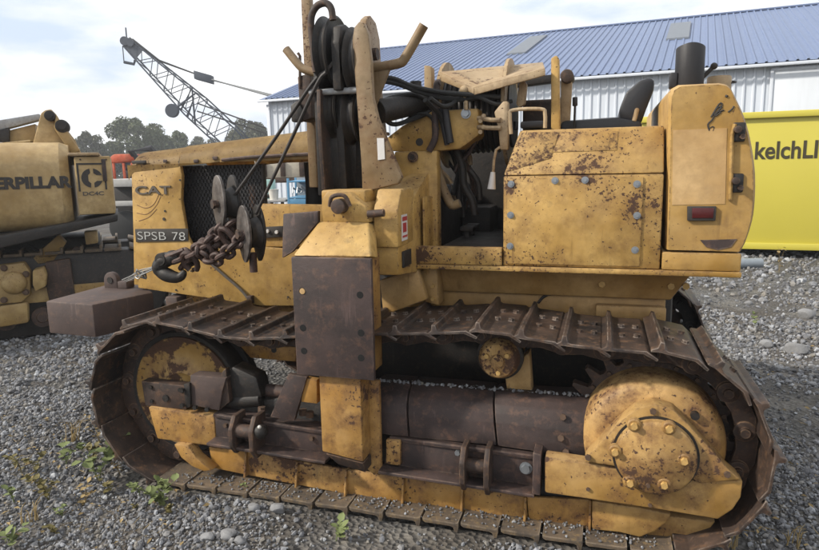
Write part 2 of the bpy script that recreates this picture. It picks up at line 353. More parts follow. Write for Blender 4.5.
def ico():
    b = bmesh.new(); bmesh.ops.create_icosphere(b, subdivisions=1, radius=1.0); b.verts.ensure_lookup_table()
    v = np.array([x.co[:] for x in b.verts]); f = np.array([[y.index for y in x.verts] for x in b.faces]); b.free(); return v, f
IV, IF = ico()
def pebbles(P, Rad):
    n = len(P); V = IV[None]*(1+RNG.uniform(-0.30, 0.30, (n, len(IV), 1)))
    q = RNG.normal(size=(n, 4)); q /= np.linalg.norm(q, axis=1)[:, None]; w, x, y, z = q.T
    Rm = np.stack([1-2*(y*y+z*z), 2*(x*y-z*w), 2*(x*z+y*w), 2*(x*y+z*w), 1-2*(x*x+z*z), 2*(y*z-x*w), 2*(x*z-y*w), 2*(y*z+x*w), 1-2*(x*x+y*y)], -1).reshape(n, 3, 3)
    V = V*np.stack([np.ones(n), RNG.uniform(0.6, 1, n), RNG.uniform(0.45, 0.85, n)], -1)[:, None, :]
    V = np.einsum('nij,nkj->nki', Rm, V)*Rad[:, None, None]+P[:, None, :]
    F = IF[None]+(np.arange(n)*len(IV))[:, None, None]
    return V.reshape(-1, 3), F.reshape(-1, 3)
def fast_mesh(name, V, F, mat):
    me = bpy.data.meshes.new(name); me.vertices.add(len(V)); me.vertices.foreach_set('co', V.astype(np.float32).ravel())
    k = F.shape[1]; me.loops.add(F.size); me.loops.foreach_set('vertex_index', F.astype(np.int32).ravel())
    me.polygons.add(len(F)); me.polygons.foreach_set('loop_start', np.arange(0, F.size, k, dtype=np.int32))
    me.update(calc_edges=True); me.shade_flat(); me.materials.append(MATS[mat]); return me
def make_gravel():
    """loose crushed stone: denser and finer close by"""
    pts = []
    for lo, hi, dens, r0 in ((1.2, 3.3, 4600, 0.0070), (3.3, 4.9, 2900, 0.0085), (4.9, 8.0, 800, 0.0125), (8.0, 15, 120, 0.021)):
        n = int((hi-lo)*1.85*(hi+lo)/2*2.05*dens/1.6)
        d = np.sqrt(RNG.uniform(lo*lo, hi*hi, n)); s = RNG.uniform(-0.90, 1.15, n)
        p = CAM[None, :2]+d[:, None]*_fh[None, :2]+(d*s)[:, None]*_rt0[None, :2]
        r = r0*np.exp(RNG.normal(0.0, 0.52, n)); r = np.minimum(r, r0*2.6); pts.append(np.column_stack([p, r]))
    a = np.concatenate(pts); x, y, r = a.T
    keep = ~((x > -0.45) & (x < 2.85) & (y > -0.06) & (y < 2.5))
    # earth shows through in patches where the stone has been pushed away
    patch = np.sin(x*1.3+0.5*np.sin(y*2.1))*np.sin(y*1.7+1.0+0.6*np.sin(x*1.9)); keep &= RNG.uniform(0, 1, len(x)) > np.clip(patch*1.8-0.35, 0, 0.86)
    x, y, r = x[keep], y[keep], r[keep]; z = hgt(x, y)-0.02+r*0.30
    V, F = pebbles(np.column_stack([x, y, z]), r); me = fast_mesh('gravel', V, F, 'gravel')
    o = bpy.data.objects.new('gravel', me); COL.objects.link(o); mark(o, 'loose grey crushed stone covering the yard', 'gravel', None, 'stuff')
    return len(x)
print('pebbles', make_gravel())

def rock(px, py, wpx, label, seed, flat=0.7):
    p = ground_at(px, py, 0.0); D = (p-CAM)@_fw; r = wpx/2/FPX*D
    rr = random.Random(seed); b = B(); b.sphere((0, 0, 0), 1.0, 3); b.bm.verts.ensure_lookup_table()
    dirs = [Vector((rr.gauss(0, 1), rr.gauss(0, 1), rr.gauss(0, 1))).normalized() for _ in range(11)]; cut = [rr.uniform(0.62, 0.9) for _ in dirs]
    for v in b.bm.verts:
        for dd, c in zip(dirs, cut):
            e = v.co.dot(dd)-c
            if e > 0: v.co -= dd*e*0.92
        v.co *= 1+rr.uniform(-0.025, 0.025)
    for v in b.bm.verts: v.co = Vector((v.co.x*r*1.1, v.co.y*r*0.9, v.co.z*r*flat))+Vector((p[0], p[1], r*flat*0.55+float(hgt(p[0], p[1]))-0.02))
    return b.build('rock', 'rock_grey', None, label=label, cat='rock', group='bigger stones lying on the gravel', ang=25)
rock(796, 352, 20, 'pale angular boulder on dark ground behind the rear sprocket', 1, 0.8)
rock(766, 345, 14, 'grey boulder beside the paler angular boulder behind the tractor', 2)
rock(806, 316, 16, 'whitish block of stone on the rubble toward the yellow skip', 12, 0.8)
rock(278, 513, 15, 'whitish rounded stone on gravel beside the track shoes', 3, 0.8)
rock(254, 512, 13, 'grey rounded stone next to the whitish one by the shoes', 4, 0.8)
rock(229, 540, 17, 'dull blue grey cobble on gravel in front of the track', 5)
rock(208, 541, 14, 'rough grey cobble beside the blue grey cobble', 6)
rock(240, 546, 13, 'pale flat cobble behind weeds in front of the track', 7)
rock(763, 300, 9, 'small stone on lit rubble behind the machine', 8)
rock(748, 302, 8, 'small pale stone beside the far track', 9)
rock(812, 384, 9, 'small dark stone in the shade behind the sprocket', 10)
rock(131, 520, 9, 'small tan stone among the weeds', 11)

# ---------------------------------------------------------------- metal building
C0 = at_depth(268, 98, 30.6); BF = Frame((C0[0], C0[1]), R(16.9-23.8)); EAVE = C0[2]; RIDGE, HALF, LEN = 9.0, 12.0, 31.5
bld = thing('metal_building', 'long metal building with blue ribbed roof and pale siding behind the skip', 'building', (0, 0, 0), BF)
def ribbed(n, pitch, h, w=0.05):
    xs = []
    for i in range(n):
        x = i*pitch; xs += [(x, 0), (x+pitch/2-w, 0), (x+pitch/2-w*0.5, h), (x+pitch/2+w*0.5, h), (x+pitch/2+w, 0)]
    return xs+[(n*pitch, 0)]
prof = ribbed(3, 0.30, 0.045)
b = B(); b.sheet([[(x, -h, 0.0) for x, h in prof], [(x, -h, EAVE) for x, h in prof]]); wme, _ = b.mesh('wall_panel', 'siding', (0, 0, 0))
RUN = math.hypot(HALF+0.35, (RIDGE-EAVE)*(HALF+0.35)/HALF); RA = math.atan2(RIDGE-EAVE, HALF)
b = B(); b.sheet([[(x, 0.0, h) for x, h in prof], [(x, RUN, h) for x, h in prof]]); rme, _ = b.mesh('roof_panel', 'roof_blue', (0, 0, 0))
b = B(); b.box(0, LEN, 0.06, 0.2, -0.2, EAVE-0.05, 0).box(0, 0.2, 0.2, 2*HALF, -0.2, EAVE-0.05, 0).box(LEN-.2, LEN, 0.2, 2*HALF, -0.2, EAVE-0.05, 0).box(0, LEN, 2*HALF-.2, 2*HALF, -0.2, EAVE-0.05, 0)
b.prismx([(0.2, EAVE-0.05), (2*HALF-.2, EAVE-0.05), (HALF, RIDGE-0.15)], 0.02, 0.2, 0)
shell = b.build('wall', 'siding', bld, BF)
b = B(); b.prismx([(HALF, RIDGE-0.03), (HALF, RIDGE-0.12), (2*HALF+.35, EAVE-0.2), (2*HALF+.35, EAVE-.1)], -0.3, LEN+0.3, 0)
b.prismx([(HALF, RIDGE-0.03), (HALF, RIDGE-0.12), (-.3, EAVE-0.17), (-.3, EAVE-.09)], -0.3, LEN+0.3, 0)
roof = b.build('roof', 'roof_blue', bld, BF)
b = B(); b.box(-0.3, LEN+.3, HALF-0.25, HALF+0.25, RIDGE-0.01, RIDGE+0.07, 0.02).build('ridge_cap', 'roof_blue', roof, BF)
n = int(LEN/0.9)
for i in range(n):
    link('wall_panel', wme, shell, (i*0.9, 0.0, 0.0), BF)
    o = link('roof_panel', rme, roof, (i*0.9, -0.35, EAVE-0.35*math.tan(RA)+0.03), BF); o.rotation_euler = (RA, 0, 0)
b = B(); b.box(-0.3, LEN+.3, -0.45, -0.36, EAVE-0.22, EAVE-0.12, 0.02).build('gutter', 'trim_white', bld, BF)
b = B(); b.box(-0.06, 0.12, -0.10, -0.05, 0, EAVE-0.3, 0.01).build('corner_trim', 'trim_white', bld, BF)
dx, dz = BF.q(774, 71, -0.08)
b = B(); b.box(dx, dx+4.3, -0.11, -0.07, 0, dz, 0.005); door = b.build('garage_door', 'door_white', bld, BF)
b = B(); b.box(dx-.1, dx, -.15, -.06, 0, dz+.1, .01).box(dx, dx+4.3, -.15, -.06, dz, dz+.1, .01).build('door_frame', 'trim_white', door, BF)
for (xa, ya, xb, yb) in ((498, 53, 534, 38), (664, 38, 691, 23)):
    def onroof(x, y):
        d = _RT*((x-409.5)/FPX)+_UP*(-(y-275)/FPX)+_fw; c = BF.loc(CAM); dl = np.array([d@BF.e1, d@BF.e2, d[2]])
        t = (EAVE+0.1+c[1]*math.tan(RA)-c[2])/(dl[2]-dl[1]*math.tan(RA)); return c+dl*t
    p, q2 = onroof((xa+xb)/2, ya), onroof((xa+xb)/2, yb)
    b = B(); w = 0.9
    b.prism3([(p[0]-w/2, p[1], p[2]+.02), (p[0]+w/2, p[1], p[2]+.02), (p[0]+w/2, q2[1], q2[2]+.02), (p[0]-w/2, q2[1], q2[2]+.02)],
             [(p[0]-w/2, p[1], p[2]-.06), (p[0]+w/2, p[1], p[2]-.06), (p[0]+w/2, q2[1], q2[2]-.06), (p[0]-w/2, q2[1], q2[2]-.06)], 0)
    b.build('skylight', 'skylight', roof, BF)

# ---------------------------------------------------------------- yellow skip
G0 = ground_at(780, 257, 0); DF = Frame((G0[0], G0[1]), R(16.9-21.0))
skip = thing('waste_skip', 'bright yellow steel skip with dark lettering in front of the metal building', 'skip', (0, 0, 0), DF)
xl = DF.q(640, 180, 0)[0]; xr = xl+6.4; zt = DF.q(780, 111, 0)[1]; zr = DF.q(780, 117.5, 0)[1]; zb = DF.q(780, 249, 0)[1]; zb2 = DF.q(780, 243, 0)[1]; DP = 2.3
b = B(); b.box(xl, xr, 0.0, 0.04, zb, zr, 0.004).box(xl, xr, DP-.04, DP, zb, zr, 0.004).box(xl, xl+.04, .04, DP-.04, zb, zr, .004).box(xr-.04, xr, .04, DP-.04, zb, zr, .004)
body = b.build('wall', 'paint_skip', skip, DF)
b = B(); b.box(xl+.04, xr-.04, .04, DP-.04, zb, zb+.05, 0).build('floor', 'paint_skip', skip, DF)
b = B(); b.box(xl-.05, xr+.05, -.07, .07, zr, zt, .015).box(xl-.05, xr+.05, DP-.07, DP+.07, zr, zt, .015).box(xl-.05, xl+.09, .07, DP-.07, zr, zt, .015).box(xr-.09, xr+.05, .07, DP-.07, zr, zt, .015)
b.build('top_rail', 'paint_skip', skip, DF)
b = B(); b.box(xl-.02, xr+.02, -.05, -.003, zb-.01, zb2, .01).build('bottom_rail', 'paint_skip', skip, DF)
for yy in (0.45, 1.7):
    b = B(); b.box(xl, xr, yy, yy+.15, 0.06, zb-.01, .01).build('skid_beam', 'greasy_or_shade', skip, DF)
for xx in (xl+.5, xr-.6):
    for yy in (.4, 1.65):
        b = B(); b.cyl((xx, yy, .06), (xx, yy+.25, .06), .09, 18, bev=.01).build('wheel', 'greasy_or_shade', skip, DF)
tx0, tz0 = DF.q(754.5, 159.5, -.003); tx1, tz1 = DF.q(818.5, 141, -.003)
lettering('kelchLI', (tx0, -.003, tz0), (1, 0, 0), (0, 0, 1), tx1-tx0, DF.q(785, 141, 0)[1]-DF.q(785, 159, 0)[1], 'letter_brown', body, th=.004, fr=DF, bold=0.02)

# ---------------------------------------------------------------- lattice crane far off
def build_crane():
    D = 46.0; CF = Frame((0, 0), R(16.9)); loc = lambda x, y, dd=0.0: CF.loc(at_depth(x, y, D+dd))
    tip, foot = loc(128, 43), loc(262, 168); base = np.array([foot[0]+0.5, foot[1], 0])
    cr = thing('lattice_crane', 'old lattice boom crane rising beyond the yard', 'crane', base, CF)
    ax = foot-tip; Ln = np.linalg.norm(ax); ax /= Ln; n1 = np.cross(ax, (0, 1, 0)); n1 /= np.linalg.norm(n1); n2 = np.array([0, 1.0, 0])
    def corner(t, a, c):
        w = 0.32+min(t, .5)/.5*0.5 if t < 0.8 else 0.82-(t-0.8)/0.2*0.4
        return tip+ax*Ln*t+n1*w*a+n2*w*c
    ts = np.linspace(0, 1, 19)
    for a, c in ((1, 1), (1, -1), (-1, 1), (-1, -1)):
        b = B(); b.tube([corner(t, a, c) for t in ts], 0.058, 6).build('boom_chord', 'crane_blue', cr, CF)
    for (a0, c0), (a1, c1) in (((1, -1), (-1, -1)), ((1, 1), (-1, 1)), ((1, 1), (1, -1)), ((-1, 1), (-1, -1))):
        b = B()
        for i in range(len(ts)-1):
            p, q = (corner(ts[i], a0, c0), corner(ts[i+1], a1, c1)) if i % 2 else (corner(ts[i], a1, c1), corner(ts[i+1], a0, c0)); b.tube([p, q], 0.03, 5)
        b.build('boom_lacing', 'crane_blue', cr, CF, kind='stuff')
    b = B()
    for i in range(2): b.prism3([corner(i*.05, s1, s2) for s1, s2 in ((1, -1), (-1, -1), (-1, -1.02), (1, -1.02))], [corner(i*.05+.05, s1, s2) for s1, s2 in ((1, -1), (-1, -1), (-1, -1.02), (1, -1.02))], 0)
    b.build('boom_head_plate', 'crane_blue', cr, CF)
    hs = loc(127, 42); b = B(); b.cyl(hs-n2*.45, hs+n2*.45, .30, 20).cyl(hs-n2*.5+np.array([.4, 0, -.15]), hs+n2*.5+np.array([.4, 0, -.15]), .24, 20).build('head_sheave', 'crane_blue', cr, CF)
    b = B(); b.tube([hs+(0, 0, .3), hs+(0, 0, .95)], .05, 5).build('beacon_post', 'crane_blue', cr, CF)
    fl = loc(178, 112); b = B(); b.lathe([(.1, -1.3), (.42, -1.3), (.46, -1.2), (.36, -1.15), (.36, -1.05), (.46, -1.0), (.42, -.9), (.1, -.9)], fl, 'Y', 24).build('fairlead_sheave', 'crane_blue', cr, CF)
    b = B(); b.tube([fl+(0, -1.1, 0), corner(.47, 1, -1), corner(.52, -1, -1)], .10, 6).build('fairlead_arm', 'crane_blue', cr, CF)
    top = loc(190, 103); b = B(); b.tube([corner(.47, -1, -1), loc(192, 88, -.8), corner(.58, -1, -1)], .07, 6).build('boom_bridle', 'crane_blue', cr, CF)
    for dz_ in (-.25, .25):
        e1 = loc(196, 74)+n2*dz_; b = B(); b.tube([hs+n2*dz_+(.3, 0, .25), loc(160, 60)+n2*dz_+(0, 0, -.1*dz_-.05), e1], .045, 5).build('pendant_cable', 'cable_steel', cr, CF)
    b = B(); p, q = loc(195, 75), loc(213, 80); d = (q-p); b.prism3([p+(0, -.3, .28), p+(0, .3, .28), p+(0, .3, -.28), p+(0, -.3, -.28)], [q+(0, -.3, .28), q+(0, .3, .28), q+(0, .3, -.28), q+(0, -.3, -.28)], .05).build('equalizer_block', 'crane_blue', cr, CF)
    gan = loc(300, 103)
    for dz_ in (-.3, 0, .3):
        b = B(); b.tube([loc(213, 80)+n2*dz_, gan+n2*dz_+(0, 0, dz_*.4)], .05, 5).build('hoist_cable', 'wire_grey', cr, CF)
    for k2, (y0, y1) in enumerate(((103, 128), (111, 133))):
        b = B(); b.tube([loc(197, y0), loc(266, y1)], .05, 5).build('hoist_cable', 'cable_steel', cr, CF)
    b = B(); b.tube([hs+(-.2, -.3, -.3), loc(124, 62, -.3)], .035, 5).tube([loc(124, 62, -.3), loc(134, 64, -.3), loc(135, 60, -.3)], .10, 6).build('hook', 'crane_blue', cr, CF)
    x0, y0 = base[0]-.8, base[1]
    b = B(); b.box(x0, x0+4.2, y0-1.6, y0+1.6, 1.1, 2.35, .1).build('house', 'crane_blue', cr, CF)
    for s_ in (-1, 1):
        b = B(); b.prism([(x0-.3, .0), (x0+3.6, 0), (x0+4, .45), (x0+3.6, .95), (x0-.3, .95), (x0-.7, .45)], y0+s_*1.5-.35, y0+s_*1.5+.35, .05).build('crawler', 'greasy_or_shade', cr, CF)
    b = B(); b.box(x0+.6, x0+2.6, y0-.8, y0+.8, .5, 1.09, .05).build('carbody', 'greasy_or_shade', cr, CF)
    b = B(); b.tube([(x0+3.4, y0-.9, 2.3), gan+(0, -.4, 0), gan+(0, .4, 0), (x0+3.4, y0+.9, 2.3)], .09, 6).build('gantry', 'crane_blue', cr, CF)
build_crane()

# ---------------------------------------------------------------- trees beyond the yard
def leaves(centers, rad, n, size, rng):
    """leaf-sized faces gathered in clumps"""
    k = rng.integers(0, len(centers), n); d = rng.normal(size=(n, 3)); d /= np.linalg.norm(d, axis=1)[:, None]
    P = centers[k]+d*(rad[k]*rng.uniform(0.35, 1.0, n)**0.5)[:, None]
    u = rng.normal(size=(n, 3)); u /= np.linalg.norm(u, axis=1)[:, None]; w = np.cross(u, rng.normal(size=(n, 3))); w /= np.linalg.norm(w, axis=1)[:, None]
    s = size*rng.uniform(0.5, 1.3, n)[:, None]
    V = np.stack([P-u*s, P+w*s*0.55, P+u*s, P-w*s*0.55], 1); return V.reshape(-1, 3), np.arange(4*n).reshape(-1, 4)
def tree(px, ptop, wpx, D, label, mat, n=2600, seed=0, bare=False):
    rng = np.random.default_rng(seed); top = at_depth(px, ptop, D); H = top[2]; cr = wpx/2/FPX*D; p = np.array([top[0], top[1], 0])
    t = thing('tree', label, 'tree', p, T, 'trees beyond the yard'); b = B(); tips = []
    b.tube([p, p+(0.1, 0, H*.3), p+(0.2, .1, H*.55), p+(.05, 0, H*.9)], [.22*H/8, .16*H/8, .11*H/8, .03], 7)
    for i in range(9 if not bare else 16):
        a = rng.uniform(0, 6.28); z0 = H*rng.uniform(.25, .6); L_ = cr*rng.uniform(.5, .95); z1 = z0+H*rng.uniform(.1, .32)
        q = p+(math.cos(a)*L_, math.sin(a)*L_, min(z1, H*.92)); b.tube([p+(0.1, 0, z0), (p+(0.1, 0, z0)+q)/2+(0, 0, .1*H*.3), q], [.07*H/8, .05*H/8, .02], 5); tips.append(q)
    b.build('trunk', 'bark', t)
    if bare: n = int(n*0.25)
    nc = 26; cs = []; rs = []
    for i in range(nc):
        a = rng.uniform(0, 6.28); u = rng.uniform(-1, 1); rr = math.sqrt(max(0, 1-u*u))*rng.uniform(.45, 1)
        cs.append(p+np.array([math.cos(a)*rr*cr, math.sin(a)*rr*cr, H*.60+u*H*.34])); rs.append(cr*rng.uniform(.14, .40))
    V, F = leaves(np.array(cs+tips), np.array(rs+[cr*.3]*len(tips)), n*4, .17 if not bare else .12, rng); o = V.mean(0)
    me = fast_mesh('crown', V-o, F, mat); link('crown', me, t, o)
tree(136, 119, 54, 78, 'broad dull green tree standing tallest beyond the orange machine', 'leaf_tree', 4200, 1)
tree(175, 130, 40, 84, 'rounded dull green tree behind the crane boom', 'leaf_tree', 3000, 2)
tree(205, 136, 34, 88, 'low grey green tree behind the foot of the crane boom', 'leaf_tree_grey', 2400, 3)
tree(248, 117, 44, 80, 'loose grey green tree beside the corner of the metal building', 'leaf_tree_grey', 2600, 4)
tree(283, 124, 34, 85, 'small green tree half hidden by the metal building corner', 'leaf_tree', 1800, 5)
tree(84, 132, 26, 75, 'thin leaved grey green tree beside the loader tower', 'leaf_tree_grey', 1400, 6)
tree(96, 131, 16, 76, 'nearly bare thin tree between leafy trees', 'leaf_tree_grey', 800, 7, True)
tree(108, 139, 30, 80, 'low dark green tree above the orange machine', 'leaf_tree', 2400, 8)
def hedge():
    rng = np.random.default_rng(5); cs = []
    for i in range(150):
        p = at_depth(rng.uniform(-60, 330), 170, 92); cs.append((p[0]+rng.uniform(-2, 2), p[1]+rng.uniform(-3, 3), rng.uniform(.3, 3.6)))
    V, F = leaves(np.array(cs), np.full(150, 1.5), 16000, .26, rng); o = bpy.data.objects.new('far_woodland', fast_mesh('far_woodland', V, F, 'leaf_tree')); COL.objects.link(o)
    mark(o, 'far off belt of low woodland behind the yard', 'woodland', None, 'stuff')
hedge()

# ---------------------------------------------------------------- things glimpsed between and behind the machines
def excavator():
    D = 24.0; F = Frame((0, 0), R(16.9)); q = lambda x, y, dd=0: F.loc(at_depth(x, y, D+dd)); o = q(121, 215); o[2] = 0
    t = thing('orange_excavator', 'small orange excavator with open cab standing beyond the loader', 'excavator', o, F)
    x0, x1 = q(110, 160)[0], q(134, 160)[0]; y0 = o[1]; zt = q(120, 154)[2]; zc = q(120, 163)[2]; zf = q(120, 180)[2]
    b = B(); b.prism([(x0, zc), (x1, zc+.05), (x1, zt), (x0+.15, zt), (x0, zt-.1)], y0, y0+1.3, .04).build('roof', 'paint_orange', t, F)
    for xx in (x0+.05, x0+.42, x1-.15):
        b = B(); b.box(xx, xx+.08, y0+.02, y0+.1, zf, zc, .01).build('cab_post', 'paint_orange', t, F)
    for xx in (x0+.05, x1-.15):
        b = B(); b.box(xx, xx+.08, y0+1.2, y0+1.28, zf, zc, .01).build('cab_post', 'paint_orange', t, F)
    b = B(); b.box(x0-.1, x1+.6, y0, y0+1.35, .55, zf, .06).build('body', 'paint_orange', t, F)
    b = B(); b.box(x0+.25, x0+.7, y0+.4, y0+.9, zf, zf+.35, .05).box(x0+.25, x0+.4, y0+.4, y0+.9, zf+.35, zf+.75, .05).build('seat', 'seat_vinyl', t, F)
    for yy in (y0-.25, y0+1.2):
        b = B(); b.prism([(x0-.3, .02), (x1+.5, .02), (x1+.75, .25), (x1+.5, .5), (x0-.3, .5), (x0-.55, .25)], yy, yy+.35, .05).build('crawler', 'rubber', t, F)
    b = B(); b.tube([(x1+.4, y0+.6, 1.4), q(131, 151, 0), q(150, 148, .4), q(165, 165, .4)], .13, 6).build('boom', 'black_plastic', t, F)
excavator()
def trailer():
    D = 15.5; F = Frame((0, 0), R(16.9)); q = lambda x, y, dd=0: F.loc(at_depth(x, y, D+dd)); x0, x1 = q(106, 190)[0], q(160, 190)[0]; y0 = q(106, 190)[1]
    t = thing('flatbed_trailer', 'light grey flatbed trailer with dark tyres between loader and tractor', 'trailer', (x0, y0, 0), F)
    za, zb = q(120, 187)[2], q(120, 179)[2]
    b = B(); b.box(x0, x1, y0, y0+2, za, zb, .02).build('deck', 'concrete', t, F)
    b = B(); b.box(x0, x1, y0-.05, y0+.03, q(120, 206)[2], q(120, 201)[2], .01).build('side_rail', 'concrete', t, F)
    for xx in (x0+.35, x0+.95):
        for yy in (y0+.05, y0+1.7):
            b = B(); b.cyl((xx, yy, .40), (xx, yy+.25, .40), .40, 24, bev=.04).build('wheel', 'rubber', t, F)
    b = B(); b.box(x0, x1, y0+.4, y0+1.6, .55, za, .02).build('chassis', 'greasy_or_shade', t, F)
trailer()
def rack():
    D = 8.6; F = Frame((0, 0), R(16.9)); q = lambda x, y, dd=0: F.loc(at_depth(x, y, D+dd))
    x0, x1 = q(287, 190)[0], q(329, 190)[0]; y0 = q(287, 190)[1]; zt, zb = q(300, 178)[2], q(300, 206)[2]; zm = q(300, 195.5)[2]
    t = thing('blue_rack', 'blue steel rack holding bare metal parts seen under the hood', 'rack', (x0, y0, 0), F)
    for xx in (x0, x1-.03):
        for yy in (y0, y0+.6):
            b = B(); b.box(xx, xx+.03, yy, yy+.03, 0, zt, .004).build('post', 'blue_paint', t, F)
    for z in (.4, zm-.02, zt-.035):
        b = B(); b.box(x0+.03, x1-.03, y0, y0+.63, z-.02, z, .003).build('shelf', 'blue_paint', t, F)
    b = B(); b.box(x0+.03, x1-.03, y0-.004, y0+.016, zb, zm-.045, .003).build('drawer_front', 'blue_paint', t, F)
    b = B(); b.box(x0+.03, x1-.03, y0+.6, y0+.62, .4, zt, .003).build('back_panel', 'pipe_grey', t, F)
    rr = random.Random(3)
    for i in range(9):
        xx = x0+.06+i*.052; b = B(); b.tube([(xx, y0+.1, zm+.03), (xx+rr.uniform(-.04, .08), y0+.12, zm+.08+rr.uniform(0, .04)), (xx+.1, y0+.2, zm+.03)], .014, 6)
        b.build('metal_part', 'bolt_zinc', None, F, 'bare bent metal bar lying on the blue rack', 'bar', 'bare metal bars on the blue rack')
    x2 = q(258, 190)[0]; tab = thing('work_table', 'dark steel work table with pale top beside the blue rack', 'table', (x2, y0, 0), F)
    zq = q(275, 200)[2]; b = B(); b.box(x2, x0-.03, y0, y0+.7, zq-.03, zq, .004).build('table_top', 'concrete', tab, F)
    for xx in (x2+.02, x0-.10):
        for yy in (y0+.03, y0+.62):
            b = B(); b.box(xx, xx+.04, yy, yy+.04, 0, zq-.03, .004).build('leg', 'greasy_or_shade', tab, F)
    b = B(); c = q(274, 199.6, .1); c[2] = zq; b.lathe([(.055, 0), (.068, .13), (.072, .13), (.072, .14), (.06, .14), (.05, .01), (0.0, .01)], c, 'Z', 20).build('bucket', 'bare_white', None, F, 'white plastic bucket standing on the work table', 'bucket')
    c = q(262, 199.6, .35); b = B(); b.box(c[0]-.1, c[0]+.16, c[1], c[1]+.2, zq, q(265, 180)[2], .01).build('teal_cabinet', 'teal_paint', None, F, 'pale teal metal cabinet on the work table', 'cabinet')
    c = q(262, 199.6, .1); b = B(); b.tube([(c[0], c[1], zq+.03), (c[0]+.1, c[1], zq+.05), (c[0]+.2, c[1]+.05, zq+.03)], .028, 7, 4).build('hose_piece', 'rubber', None, F, 'piece of black hose lying on the work table', 'hose')
    D2 = 13.; p0, p1 = F.loc(at_depth(250, 178, D2)), F.loc(at_depth(345, 172, D2)); z1 = F.loc(at_depth(290, 160, D2))[2]; zz = F.loc(at_depth(290, 178, D2))[2]
    t = thing('cream_generator', 'cream boxy generator with rusty frame beyond the blue rack', 'generator', (p0[0], p0[1], 0), F)
    b = B(); b.box(p0[0], p1[0], p0[1], p0[1]+1.0, zz, z1, .03).build('body', 'tan_light', t, F)
    b = B(); b.box(p0[0]-.05, p1[0]+.05, p0[1]-.05, p0[1]+1.05, zz-.09, zz-.002, .01).build('frame', 'rust_brown', t, F)
    for xx in (p0[0]+.25, p0[0]+.62, p0[0]+1.0, p0[0]+1.4):
        b = B(); b.box(xx, xx+.10, p0[1]-.03, p0[1]-.002, zz+.03, z1-.03, .005).build('louver', 'rust_brown', t, F)
    for xx in (p0[0], p1[0]-.1):
        b = B(); b.box(xx, xx+.1, p0[1], p0[1]+1, 0, zz-.09, .01).build('leg', 'rust_brown', t, F)
rack()
g = ground_at(752, 268.5); PF = Frame((g[0], g[1]), R(16.9))
b = B(); rr_ = .085
b.lathe([(rr_*.86, 0), (rr_, 0), (rr_, .42), (rr_*.86, .42), (rr_*.86, 0)], (-.28, 0, rr_), 'X', 24).build('steel_pipe', 'pipe_grey', None, PF, 'short grey steel pipe lying on the ground behind the fuel tank', 'pipe')

